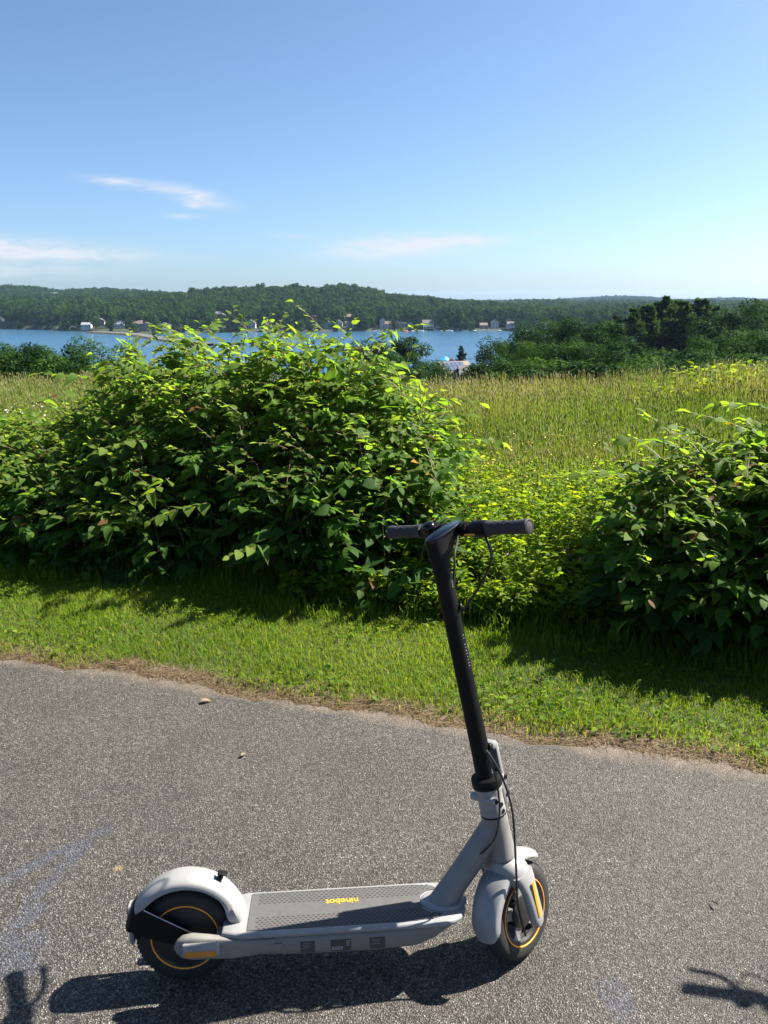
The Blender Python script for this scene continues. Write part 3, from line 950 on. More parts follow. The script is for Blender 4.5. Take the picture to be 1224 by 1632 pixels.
def asphalt_mat():
    m = bpy.data.materials.new('worn_asphalt')
    t, b = nodes_of(m)
    N, Lk = t.nodes, t.links
    tcn = N.new('ShaderNodeTexCoord')

    def noise(sc_, det=4, rough=.6):
        n = N.new('ShaderNodeTexNoise')
        n.inputs['Scale'].default_value = sc_
        n.inputs['Detail'].default_value = det
        n.inputs['Roughness'].default_value = rough
        Lk.new(tcn.outputs['Object'], n.inputs['Vector'])
        return n.outputs[0]

    def rng_(x, a, b_, c, d):
        r = N.new('ShaderNodeMapRange')
        for nm, v_ in (('From Min', a), ('From Max', b_), ('To Min', c), ('To Max', d)):
            r.inputs[nm].default_value = v_
        Lk.new(x, r.inputs['Value'])
        return r.outputs[0]

    def mth(op, a, b_=None, c=None):
        n = N.new('ShaderNodeMath')
        n.operation = op
        for i, x in enumerate((a, b_, c)):
            if x is None:
                continue
            if isinstance(x, (int, float)):
                n.inputs[i].default_value = x
            else:
                Lk.new(x, n.inputs[i])
        return n.outputs[0]

    def mix(f, a, b_, mode='MIX'):
        n = N.new('ShaderNodeMix')
        n.data_type = 'RGBA'
        n.blend_type = mode
        for nm, x in (('Factor', f), ('A', a), ('B', b_)):
            if isinstance(x, (int, float)):
                n.inputs[nm].default_value = x
            elif isinstance(x, tuple):
                n.inputs[nm].default_value = (*x, 1)
            else:
                Lk.new(x, n.inputs[nm])
        return n.outputs['Result']
    vo = N.new('ShaderNodeTexVoronoi')
    vo.inputs['Scale'].default_value = 225
    Lk.new(tcn.outputs['Object'], vo.inputs['Vector'])
    sepc = N.new('ShaderNodeSeparateColor')
    Lk.new(vo.outputs['Color'], sepc.inputs[0])
    stone = sepc.outputs[0]
    # chips of pale and dark aggregate in a grey binder
    cr = N.new('ShaderNodeValToRGB')
    el = cr.color_ramp.elements
    el[0].position, el[0].color = 0, (0.0278, 0.0236, 0.0201, 1)
    el[1].position, el[1].color = 1, (.31, .295, .27, 1)
    for p, c in ((.30, (.050, .0435, .037)), (.62, (.090, .080, .070)), (.88, (.130, .119, .107)), (.96, (.20, .184, .165))):
        e = el.new(p)
        e.color = (*c, 1)
    Lk.new(stone, cr.inputs[0])
    edge = rng_(vo.outputs['Distance'], .22, .75, 1.0, .26)
    c1 = mix(1.0, cr.outputs[0], edge, 'MULTIPLY')
    c1 = mix(1.0, c1, rng_(noise(2.2, 5), .3, .7, .80, 1.18), 'MULTIPLY')
    c1 = mix(1.0, c1, rng_(noise(38, 4, .7), .3, .7, .62, 1.34), 'MULTIPLY')
    c1 = mix(rng_(noise(.9, 3), .45, .75, 0, .35), c1, mix(1.0, c1, (1.12, 1.0, .86), 'MULTIPLY'))
    # dusty margin next to the verge
    sep_ = N.new('ShaderNodeSeparateXYZ')
    Lk.new(tcn.outputs['Object'], sep_.inputs[0])
    vcoord = mth('SUBTRACT', mth('MULTIPLY_ADD', sep_.outputs[0], float(ND[0]), mth('MULTIPLY', sep_.outputs[1], float(ND[1]))), EC)
    dust = rng_(mth('MULTIPLY_ADD', noise(7, 5, .7), .22, vcoord), .07, .16, 0, .75)
    c1 = mix(dust, c1, mix(stone, (0.1042, 0.0799, 0.0590), (0.1805, 0.1424, 0.1076)))

    # worn blue and pale spray paint
    def seg(x0, y0, x1, y1, w):
        L2 = math.hypot(x1 - x0, y1 - y0)
        tx, ty = (x1 - x0) / L2, (y1 - y0) / L2
        dx, dy_ = mth('SUBTRACT', sep_.outputs[0], x0), mth('SUBTRACT', sep_.outputs[1], y0)
        s = mth('ADD', mth('MULTIPLY', dx, tx), mth('MULTIPLY', dy_, ty))
        p = mth('ABSOLUTE', mth('SUBTRACT', mth('MULTIPLY', dx, ty), mth('MULTIPLY', dy_, tx)))
        o_ = mth('ABSOLUTE', mth('SUBTRACT', s, L2 / 2))
        d = mth('MAXIMUM', p, mth('SUBTRACT', o_, L2 / 2 - w * .2))
        return rng_(d, 0, w, 1, 0)
    pt = seg(-1.22, 1.965, -.945, 2.235, .030)
    pt = mth('MAXIMUM', pt, mth('MULTIPLY', seg(-.985, 2.17, -1.06, 1.93, .034), .62))
    pt = mth('MAXIMUM', pt, mth('MULTIPLY', seg(-1.04, 1.88, -1.06, 1.78, .05), .62))
    pt = mth('MAXIMUM', pt, mth('MULTIPLY', seg(-1.01, 1.745, -.995, 1.69, .075), 1.0))
    pt = mth('MAXIMUM', pt, mth('MULTIPLY', seg(.58, 1.60, .60, 1.52, .05), .55))
    pt = mth('MAXIMUM', pt, mth('MULTIPLY', seg(-.60, 1.47, -.50, 1.465, .05), .6))
    blot = mth('MULTIPLY', rng_(noise(14, 4), .38, .62, .15, 1), rng_(stone, .3, .55, .05, 1))
    pf = mth('MINIMUM', mth('MULTIPLY', mth('MULTIPLY', pt, blot), 1.5), .28)
    c1 = mix(pf, c1, (.040, .066, .13))
    # a yellowish spill
    dx, dy_ = mth('SUBTRACT', sep_.outputs[0], -.845), mth('SUBTRACT', sep_.outputs[1], 2.045)
    rr_ = mth('SQRT', mth('ADD', mth('MULTIPLY', dx, dx), mth('MULTIPLY', mth('MULTIPLY', dy_, dy_), 1.8)))
    sp = rng_(mth('MULTIPLY_ADD', noise(60, 3), .014, rr_), .018, .027, .75, 0)
    c1 = mix(sp, c1, (0.1736, 0.1250, 0.0590))
    Lk.new(c1, b.inputs['Base Color'])
    Lk.new(rng_(stone, 0, 1, .9, .42), b.inputs['Roughness'])
    b.inputs['Specular IOR Level'].default_value = .45
    hgt = mth('ADD', mth('MULTIPLY', rng_(vo.outputs['Distance'], .05, .8, 1, 0), mth('ADD', stone, .35)), mth('MULTIPLY', noise(60, 4), .9))
    bp = N.new('ShaderNodeBump')
    bp.inputs['Strength'].default_value = 1.0
    bp.inputs['Distance'].default_value = .0028
    Lk.new(hgt, bp.inputs['Height'])
    Lk.new(bp.outputs[0], b.inputs['Normal'])
    return m


us = np.concatenate([np.linspace(-40, -5.4, 19), np.linspace(-5.2, 2.6, 170), np.linspace(3, 40, 19)])
edge_v = .035 * np.sin(us * 2.1 + .4) + .028 * np.sin(us * 5.3) + .018 * np.sin(us * 13.7 + 1) + .012 * np.sin(us * 31) + .008 * np.sin(us * 67 + 2)
edge_v += .06 * np.exp(-((us + 1.0) / 1.1) ** 2)
edge_v = np.where(np.abs(us + 1.3) > 4, 0, edge_v)
rows = [-3.6, -2.4, -1.2, -.4, -.1, 0]
PV, PF = [], []
for k, r_ in enumerate(rows):
    for u_, ev in zip(us, edge_v):
        x, y = uv_to_xy(u_, r_ + (ev if k >= 3 else 0))
        PV.append((x, y, 0.0 if k < 5 else -.002))
for u_, ev in zip(us, edge_v):
    x, y = uv_to_xy(u_, ev + .012)
    PV.append((x, y, -.03))
nu = len(us)
for k in range(len(rows)):
    for i in range(nu - 1):
        PF.append((k * nu + i, k * nu + i + 1, (k + 1) * nu + i + 1, (k + 1) * nu + i))
path = MB().add(PV, PF).build('path', asphalt_mat())
tag(path, 'worn grey asphalt path with faint blue paint marks', kind='structure')
# the far verge line beyond the path behind the viewer is plain ground


def water_mat():
    m = bpy.data.materials.new('lake_water')
    t, b = nodes_of(m)
    b.inputs['Base Color'].default_value = (.030, .092, .165, 1)
    b.inputs['Roughness'].default_value = .16
    b.inputs['IOR'].default_value = 1.333
    tcn = t.nodes.new('ShaderNodeTexCoord')
    mp = t.nodes.new('ShaderNodeMapping')
    mp.inputs['Scale'].default_value = (.35, 1.0, 1)
    t.links.new(tcn.outputs['Object'], mp.inputs['Vector'])
    n = t.nodes.new('ShaderNodeTexNoise')
    n.inputs['Scale'].default_value = .9
    n.inputs['Detail'].default_value = 5
    n.inputs['Roughness'].default_value = .65
    t.links.new(mp.outputs[0], n.inputs['Vector'])
    n3 = t.nodes.new('ShaderNodeTexNoise')
    n3.inputs['Scale'].default_value = .02
    t.links.new(mp.outputs[0], n3.inputs['Vector'])
    mr_ = t.nodes.new('ShaderNodeMapRange')
    mr_.inputs['From Min'].default_value = .35
    mr_.inputs['From Max'].default_value = .65
    mr_.inputs['To Min'].default_value = .35
    mr_.inputs['To Max'].default_value = 1.0
    t.links.new(n3.outputs[0], mr_.inputs['Value'])
    bp = t.nodes.new('ShaderNodeBump')
    bp.inputs['Distance'].default_value = .55
    t.links.new(mr_.outputs[0], bp.inputs['Strength'])
    t.links.new(n.outputs[0], bp.inputs['Height'])
    t.links.new(bp.outputs[0], b.inputs['Normal'])
    return m


lake = MB().add([(-3000, 150, LAKE), (3000, 150, LAKE), (3000, 1500, LAKE), (-3000, 1500, LAKE)], [(0, 1, 2, 3)]).build('lake', water_mat(), smooth=False)
tag(lake, 'blue lake below the field', kind='structure')

# causeway crossing the lake on the left
cw = [unrow(150, 529, 690), unrow(215, 533.5, 640), unrow(262, 541, 555), unrow(330, 551, 480)]
cy = [690, 640, 555, 480]
CV_, CF_ = [], []
for (x, z), y in zip(cw, cy):
    for dx, zz in ((-9, LAKE - 2), (-5, LAKE + 1.4), (5, LAKE + 1.4), (9, LAKE - 2)):
        CV_.append((x + dx * .8, y + dx * .75, zz))
for i in range(3):
    for k in range(3):
        CF_.append((i * 4 + k, i * 4 + k + 1, i * 4 + k + 5, i * 4 + k + 4))
cwy = MB().add(CV_, CF_).build('causeway', mat('causeway_stone', (.075, .072, .052), .9, noise=(.2, .4)), smooth=False)
tag(cwy, 'pale stone causeway crossing the left side of the lake', 'causeway', kind='structure')

# ------------------------------------------------------------------ foliage meshes
GR = [(0, (.020, .045, .008)), (.35, (.035, .075, .012)), (.7, (.060, .105, .016)), (1, (.10, .14, .02))]
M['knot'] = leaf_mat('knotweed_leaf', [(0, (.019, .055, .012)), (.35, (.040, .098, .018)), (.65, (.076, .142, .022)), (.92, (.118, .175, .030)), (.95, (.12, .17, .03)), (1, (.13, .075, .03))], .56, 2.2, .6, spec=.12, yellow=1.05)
M['cane'] = leaf_mat('cane', [(0, (0.0620, 0.0620, 0.0186)), (1, (0.1240, 0.0279, 0.0155))], .0, 1, .5)
M['lawn'] = leaf_mat('lawn_blade', [(0, (.058, .125, .010)), (.45, (.116, .195, .014)), (.75, (.185, .232, .022)), (.9, (.25, .225, .065)), (1, (.27, .205, .105))], .42, 1.9, .6, spec=.15)
M['straw'] = leaf_mat('dry_straw', [(0, (0.0620, 0.0372, 0.0186)), (.5, (0.1488, 0.1023, 0.0527)), (1, (0.2480, 0.1860, 0.1116))], .2, 1.2, .6, yellow=1)
M['meadow'] = leaf_mat('meadow_grass', [(0, (.050, .110, .016)), (.4, (.104, .160, .030)), (.7, (.168, .182, .066)), (1, (.27, .235, .15))], .42, 1.7, .7, yellow=1.03, spec=.1)
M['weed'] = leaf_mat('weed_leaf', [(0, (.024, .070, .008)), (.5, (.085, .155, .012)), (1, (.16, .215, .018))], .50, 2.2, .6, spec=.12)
M['flower_y'] = mat('yellow_petal', (0.4650, 0.3100, 0.0124), .6)
M['flower_w'] = mat('white_petal', (0.4960, 0.4960, 0.4712), .6)
M['flower_p'] = mat('pink_petal', (0.3100, 0.1364, 0.2108), .7)
M['tree'] = leaf_mat('tree_leaf', [(0, (.005, .018, .004)), (.4, (.012, .038, .007)), (.8, (.028, .068, .010)), (1, (.045, .092, .015))], .24, 1.6, .8, rand=.42, spec=.06)
M['pine'] = leaf_mat('pine_needle', [(0, (.014, .036, .012)), (.6, (.030, .066, .018)), (1, (.050, .092, .026))], .28, 1.6, .8, rand=.25, spec=.06)
M['spruce'] = leaf_mat('spruce_needle', [(0, (0.0062, 0.0136, 0.0124)), (1, (0.0186, 0.0310, 0.0260))], .1, 1.2, .6)
M['bark'] = mat('bark', (0.0372, 0.0298, 0.0223), .9, noise=(6, .35), bump=(30, .8))


def rand_unit(n):
    v = rng.normal(size=(n, 3))
    return v / np.linalg.norm(v, axis=1, keepdims=True)


def norm(v):
    return v / np.maximum(np.linalg.norm(v, axis=-1, keepdims=True), 1e-9)


def frames(d, nrm):
    """orthonormal frames: x along d, z near nrm"""
    d = norm(d)
    z = norm(nrm - d * np.sum(nrm * d, -1, keepdims=True))
    y = np.cross(z, d)
    return d, y, z


def stamp(T, F, P, X, Y, Z, S):
    """copies of the template T (k,3), faces F, at P with axes X,Y,Z and sizes S"""
    n, k = len(P), len(T)
    if np.ndim(S) == 1:
        S = np.stack([S, S, S], -1)
    V = P[:, None, :] + (T[None, :, 0:1] * S[:, None, 0:1]) * X[:, None, :] + (T[None, :, 1:2] * S[:, None, 1:2]) * Y[:, None, :] + (T[None, :, 2:3] * S[:, None, 2:3]) * Z[:, None, :]
    FF = F[None] + (np.arange(n) * k)[:, None, None]
    return V.reshape(-1, 3), FF.reshape(-1, F.shape[1])


def tubes(segs, sides=4):
    """many thin stems: list of (points (m,3), radii (m,), tint)"""
    Vs, Fs, Ts, o = [], [], [], 0
    for pts, rd, ti in segs:
        pts = np.asarray(pts)
        m = len(pts)
        d = np.gradient(pts, axis=0)
        d = norm(d)
        ref = np.array([.31, .77, .2])
        e1 = norm(np.cross(d, ref))
        e2 = np.cross(d, e1)
        a = np.arange(sides) * 2 * np.pi / sides
        ring = pts[:, None] + (e1[:, None] * np.cos(a)[None, :, None] + e2[:, None] * np.sin(a)[None, :, None]) * np.asarray(rd)[:, None, None]
        Vs.append(ring.reshape(-1, 3))
        i = np.arange(m - 1)[:, None] * sides + np.arange(sides)[None]
        j = np.arange(m - 1)[:, None] * sides + (np.arange(sides)[None] + 1) % sides
        Fs.append(np.stack([i, j, j + sides, i + sides], -1).reshape(-1, 4) + o)
        Ts.append(np.full(m * sides, ti))
        o += m * sides
    return np.concatenate(Vs), np.concatenate(Fs), np.concatenate(Ts)


# diamond leaf used for the distant crowns
DIA = np.array([[0, 0, 0], [.5, .32, .08], [1, 0, -.05], [.5, -.32, .08]], float)
DIAF = np.array([[0, 1, 2, 3]])


def crown_mesh(name, h, w, n, leaf, lobes, m, low=.25, seed=0, droop=0.0):
    """leafy crown of height h, radius w made of leaf sprays gathered in lobes"""
    g = np.random.default_rng(seed)
    Ps, Ns, Ts = [], [], []
    per = n // lobes
    for i in range(lobes):
        f = (i + .5) / lobes
        zc = h * (low + (1 - low) * (f ** .85) * .86)
        rw = w * np.sqrt(max(.05, 1 - ((zc / h - .55) / .52) ** 2))
        a = g.uniform(0, 2 * np.pi)
        rr = rw * np.sqrt(g.uniform(.25, 1)) * .74
        c = np.array([rr * np.cos(a), rr * np.sin(a), zc])
        ls = w * g.uniform(.24, .40)
        d = g.normal(size=(per, 3))
        d /= np.linalg.norm(d, axis=1, keepdims=True)
        rad_ = ls * g.uniform(.35, 1.0, per) ** .45
        p = c + d * rad_[:, None] * np.array([1, 1, .72])
        Ps.append(p)
        Ns.append(d + np.array([0, 0, .45]) + g.normal(size=(per, 3)) * .38)
        Ts.append(np.clip(g.uniform(.0, .7) + g.normal(size=per) * .10, 0, .9))
    P, N_, T_ = np.concatenate(Ps), norm(np.concatenate(Ns)), np.concatenate(Ts)
    P[:, 2] *= h / np.quantile(P[:, 2], .995)
    d = np.cross(N_, g.normal(size=P.shape))
    d[:, 2] -= droop
    X, Y, Z = frames(d, N_)
    S_ = leaf * g.uniform(.6, 1.4, len(P))
    V_, F_ = stamp(DIA, DIAF, P, X, Y, Z, S_)
    return bulk_mesh(name, V_, F_, m, np.repeat(T_, 4))


def trunk_mesh(name, h, r, w, seed=0, limbs=7, top=.8):
    g = np.random.default_rng(seed)
    segs = []
    t = np.linspace(0, 1, 7)
    bend = g.normal(size=2) * .03 * h
    pts = np.stack([bend[0] * t ** 2, bend[1] * t ** 2, h * top * t - .3], -1)
    segs.append((pts, r * (1 - .85 * t) * (1 + .5 * np.exp(-t * 12)), .3))
    for k in range(limbs):
        s = g.uniform(.28, .9)
        a = g.uniform(0, 2 * np.pi)
        p0 = np.array([bend[0] * s * s, bend[1] * s * s, h * top * s - .3])
        L_ = w * g.uniform(.45, .85)
        q = np.linspace(0, 1, 4)[:, None]
        segs.append((p0 + np.array([np.cos(a), np.sin(a), 0]) * L_ * q + np.array([0, 0, 1]) * L_ * .75 * q ** 1.4, r * .38 * (1 - .8 * q[:, 0]) * (1.2 - s), .3))
    V_, F_, T_ = tubes(segs, 6)
    return bulk_mesh(name, V_, F_, M['bark'], T_)


def pine_mesh(name, h, w, n_wh, leaf, seed=0, low=.22, tuft=26):
    """white pine: irregular layered boughs carrying needle sprays"""
    g = np.random.default_rng(seed)
    P, N_, D, T_ = [], [], [], []
    segs = []
    t = np.linspace(0, 1, 6)
    segs.append((np.stack([0 * t, 0 * t, h * .97 * t - .3], -1), h * .014 * (1 - .92 * t), .3))
    for i in range(n_wh):
        f = (i + g.uniform(0, .6)) / n_wh
        z = h * (low + (1 - low) * f)
        Lr = w * (1 - f) ** .62 * g.uniform(.6, 1.12) + .012
        for k in range(g.integers(4, 7)):
            a = g.uniform(0, 2 * np.pi)
            L_ = Lr * g.uniform(.5, 1.1)
            dirv = np.array([np.cos(a), np.sin(a), 0])
            up = g.uniform(.02, .30) * L_
            q = np.linspace(0, 1, 4)[:, None]
            segs.append((np.array([0, 0, z]) + dirv * L_ * q + np.array([0, 0, 1]) * up * q ** 1.5, (.016 * L_ + .0012) * (1.1 - q[:, 0]), .3))
            s = g.uniform(.30, 1.02, tuft)[:, None]
            lat = np.cross(dirv, [0, 0, 1])
            p = np.array([0, 0, z]) + dirv * L_ * s + lat * g.normal(size=(tuft, 1)) * L_ * .20 * (1.2 - s * .6) + np.array([0, 0, 1]) * (up * s ** 1.5 + g.normal(size=(tuft, 1)) * (.09 * L_ + .004))
            P.append(p)
            N_.append(np.array([0, 0, 1.0]) + g.normal(size=(tuft, 3)) * .5)
            D.append(dirv * .8 + g.normal(size=(tuft, 3)) * .6 + np.array([0, 0, .25]))
            T_.append(np.clip(g.uniform(.15, .6) + g.normal(size=tuft) * .1, 0, 1))
    P, N_, D, T_ = map(np.concatenate, (P, N_, D, T_))
    X, Y, Z = frames(D, N_)
    V_, F_ = stamp(DIA, DIAF, P - X * leaf * .4, X, Y, Z, leaf * g.uniform(.6, 1.4, len(P)))
    cm = bulk_mesh(name + '_crown', V_, F_, M['pine'], np.repeat(T_, 4))
    V_, F_, T2 = tubes(segs, 5)
    return cm, bulk_mesh(name + '_trunk', V_, F_, M['bark'], T2)


DEC = []
for k in range(5):
    w_ = (.36, .42, .33, .46, .38)[k]
    DEC.append((crown_mesh('crown', 1.0, w_, 9500, .023, (30, 36, 26, 40, 32)[k], M['tree'], (.2, .14, .24, .12, .16)[k], seed=20 + k), trunk_mesh('trunk', 1.0, .022, w_, seed=40 + k)))
AIRY = (crown_mesh('crown', 1.0, .46, 4200, .024, 30, M['tree'], .1, seed=71, droop=.4), trunk_mesh('trunk', 1.0, .016, .5, seed=72))
PINES = [pine_mesh('pine', 1.0, (.29, .33, .26)[k], (25, 23, 27)[k], .026, seed=80 + k, tuft=80) for k in range(3)]
SHRUB = [(crown_mesh('crown', 1.0, .62, 6500, .040, 30, M['tree'], .06, seed=90 + k), trunk_mesh('trunk', .7, .03, .6, seed=94 + k, limbs=9)) for k in range(2)]


def plant_tree(name, label, cat, meshes, px, row, y, group=None, wide=1.0, sink=.2):
    """tree whose tip is seen at (px, row) and whose foot is on the ground at distance y"""
    x, ztop = unrow(px, row, y)
    z0 = float(terrain(x, y)) - sink
    h = ztop - z0
    o = empty(name, (x, y, z0))
    tag(o, label, cat, group)
    for nm, me_ in zip(('crown', 'trunk'), meshes):
        c = link(nm, me_, o)
        c.scale = (h * wide, h * wide, h)
        c.rotation_euler.z = random.uniform(0, 6.28)
    return o


# right-hand wood at the foot of the field
for px, row, y, k, wd, lab in [
        (806, 541, 96, 1, 1.0, 'small round tree at the lake end of the right wood'),
        (838, 524, 104, 0, 1.15, 'broad green tree second from the lake end of the right wood'),
        (874, 513, 112, 3, 1.0, 'tall full-crowned tree overlapping the far shore at the right wood'),
        (905, 511, 108, 1, 1.0, 'light-topped tree just left of the dark oak in the right wood'),
        (942, 511, 104, 4, 1.05, 'dark broad oak-like tree left of the pines'),
        (972, 520, 98, 2, 1.1, 'dark tree tucked against the leftmost pine'),
        (866, 548, 84, 3, 1.0, 'low dark tree in front of the tall full-crowned tree'),
        (918, 544, 80, 0, 1.25, 'low dense tree below the light-topped tree'),
        (962, 548, 78, 1, 1.2, 'low dark tree below the broad oak-like tree'),
        (1012, 562, 80, 4, 1.1, 'low bushy tree at the foot of the pines, left side'),
        (1152, 503, 120, 2, 1.1, 'dark tree directly right of the pines'),
        (1182, 490, 150, 0, 1.0, 'tall dark tree behind the right edge shrubs'),
        (1213, 484, 150, 4, 1.0, 'tallest broadleaf tree at the right edge of the picture'),
        (1250, 488, 140, 1, 1.0, 'dark tree cut by the right edge of the picture'),
        (1146, 543, 92, 3, 1.0, 'low round tree under the dark tree right of the pines'),
        (1186, 530, 96, 1, 1.1, 'round mid-height tree near the right edge'),
        (1218, 534, 90, 0, 1.2, 'low tree at the right edge above the field'),
        (1262, 548, 90, 2, 1.2, 'low tree just past the right edge above the field')]:
    plant_tree('broadleaf_tree', lab, 'tree', DEC[k], px, row, y, 'trees of the right-hand wood', wd)
for px, row, y, k, wd, lab in [
        (985, 506, 140, 0, 1.1, 'shortest pine, at the left of the pine group'),
        (1012, 494, 138, 1, 1.0, 'pine second from left in the pine group'),
        (1034, 488, 142, 2, 1.2, 'pine left of the tallest pine'),
        (1065, 476, 146, 0, 1.2, 'tallest pine standing over the right wood'),
        (1094, 483, 140, 1, 1.05, 'pine right of the tallest pine'),
        (1120, 479, 144, 2, 1.35, 'tall pine at the right of the pine group'),
        (1142, 492, 150, 1, 1.0, 'rearmost pine at the right end of the group'),
        (1050, 484, 152, 1, 1.0, 'pine close behind and left of the tallest pine'),
        (1080, 481, 152, 2, 1.1, 'pine close behind and right of the tallest pine')]:
    plant_tree('pine_tree', lab, 'tree', PINES[k], px, row, y, 'pines of the right-hand wood', wd)
for px, row, y, k, wd, lab in [
        (1050, 568, 70, 0, 1.2, 'dark shrub in front of the pines, left'),
        (1092, 562, 74, 1, 1.1, 'rounded shrub in front of the tall pines'),
        (1124, 562, 70, 0, 1.0, 'small shrub between pines and round tree'),
        (880, 578, 58, 1, 1.3, 'low hedge shrub behind the field grass, right of centre'),
        (832, 574, 62, 0, 1.3, 'low hedge shrub left end of the right wood'),
        (786, 578, 66, 1, 1.1, 'low dark shrub by the grey roof'),
        (940, 580, 58, 0, 1.3, 'low hedge shrub below the broad oak-like tree'),
        (1000, 582, 56, 1, 1.3, 'low hedge shrub below the leftmost pine'),
        (1068, 580, 56, 0, 1.3, 'low hedge shrub below the tallest pine'),
        (1160, 572, 58, 1, 1.3, 'low hedge shrub below the round mid-height tree'),
        (1215, 570, 58, 0, 1.3, 'low hedge shrub at the right edge')]:
    plant_tree('shrub', lab, 'shrub', SHRUB[k], px, row, y, 'shrubs along the foot of the field', wd)
# left-hand hedge and the trees in the middle
for px, row, y, k, wd, lab in [
        (-30, 548, 62, 0, 1.3, 'dark hedge shrub cut by the left edge'),
        (8, 546, 60, 1, 1.1, 'dark spiky-topped hedge shrub at the left edge'),
        (40, 553, 58, 0, 1.2, 'dark hedge shrub second from the left edge'),
        (74, 549, 62, 1, 1.2, 'dark hedge shrub left of the pale airy tree'),
        (108, 560, 56, 0, 1.2, 'low dark shrub at the foot of the pale airy tree'),
        (205, 572, 58, 1, 1.2, 'dark shrub right of the pale airy tree')]:
    plant_tree('shrub', lab, 'shrub', SHRUB[k], px, row, y, 'shrubs of the left hedge', wd)
plant_tree('airy_tree', 'pale airy tree standing before the causeway on the left', 'tree', AIRY, 158, 533, 64, wide=1.25)
for px, row, y, k, wd, lab in [
        (585, 543, 120, 1, 1.1, 'round tree half hidden behind the main bush top'),
        (612, 546, 118, 4, 1.0, 'dark tree right behind the main bush shoulder'),
        (660, 539, 122, 2, 1.25, 'tall tree by the water left of the solar-roofed house'),
        (639, 561, 104, 0, 1.25, 'pale round willow-like tree left of the solar-roofed house'),
        (684, 577, 108, 3, 1.2, 'small dark tree beside the solar-roofed house')]:
    plant_tree('broadleaf_tree', lab, 'tree', DEC[k], px, row, y, 'trees in the middle by the water', wd)
sp_c, sp_t = pine_mesh('spruce', 1.0, .30, 30, .032, seed=99, low=.05, tuft=50)
sp_c.materials.clear()
sp_c.materials.append(M['spruce'])
plant_tree('spruce_tree', 'pointed dark blue spruce behind the solar-roofed house', 'tree', (sp_c, sp_t), 737, 552, 216)
for px, row, y, k, wd, lab in [(772, 583, 150, 0, 1.2, 'shrub right of the grey-roofed house'), (690, 590, 120, 1, 1.0, 'low shrub under the gable of the solar-roofed house')]:
    plant_tree('shrub', lab, 'shrub', SHRUB[k], px, row, y, 'shrubs by the lakeside houses', wd)

# ------------------------------------------------------------------ the woods beyond the lake (one mass)
PROTO = []
for k in range(6):
    cm = crown_mesh('forest_crown', 1.0, (.40, .46, .36, .50, .42, .40)[k], 1300, .072, 20, M['tree'], .02, seed=120 + k)
    PROTO.append(bpy.data.objects.new('forest_tree_form', cm))
pc, pt_ = pine_mesh('forest_pine', 1.0, .24, 11, .07, seed=130, low=.1, tuft=16)
PROTO.append(bpy.data.objects.new('forest_pine_form', pc))


def scatter_group(name, objs):
    g = bpy.data.node_groups.new(name, 'GeometryNodeTree')
    g.interface.new_socket('Geometry', in_out='INPUT', socket_type='NodeSocketGeometry')
    g.interface.new_socket('Geometry', in_out='OUTPUT', socket_type='NodeSocketGeometry')
    gi, go = g.nodes.new('NodeGroupInput'), g.nodes.new('NodeGroupOutput')
    jn = g.nodes.new('GeometryNodeJoinGeometry')
    for ob in reversed(objs):
        oi = g.nodes.new('GeometryNodeObjectInfo')
        oi.inputs['Object'].default_value = ob
        oi.inputs['As Instance'].default_value = True
        g.links.new(oi.outputs['Geometry'], jn.inputs[0])
    ip = g.nodes.new('GeometryNodeInstanceOnPoints')
    g.links.new(gi.outputs[0], ip.inputs['Points'])
    g.links.new(jn.outputs[0], ip.inputs['Instance'])
    ip.inputs['Pick Instance'].default_value = True

    def attr(nm, ty):
        a = g.nodes.new('GeometryNodeInputNamedAttribute')
        a.data_type = ty
        a.inputs['Name'].default_value = nm
        return a.outputs['Attribute']
    g.links.new(attr('which', 'INT'), ip.inputs['Instance Index'])
    g.links.new(attr('turn', 'FLOAT_VECTOR'), ip.inputs['Rotation'])
    g.links.new(attr('size', 'FLOAT_VECTOR'), ip.inputs['Scale'])
    g.links.new(ip.outputs[0], go.inputs[0])
    return g


def scatter(name, P, which, size, turn, objs, label):
    me_ = bpy.data.meshes.new(name)
    me_.vertices.add(len(P))
    me_.vertices.foreach_set('co', np.asarray(P, np.float32).ravel())
    a = me_.attributes.new('which', 'INT', 'POINT')
    a.data.foreach_set('value', np.asarray(which, np.int32))
    for nm, arr in (('size', size), ('turn', turn)):
        a = me_.attributes.new(nm, 'FLOAT_VECTOR', 'POINT')
        a.data.foreach_set('vector', np.asarray(arr, np.float32).ravel())
    me_.update()
    o = link(name, me_)
    md = o.modifiers.new('scatter', 'NODES')
    md.node_group = scatter_group(name + '_nodes', objs)
    tag(o, label, kind='stuff')
    return o


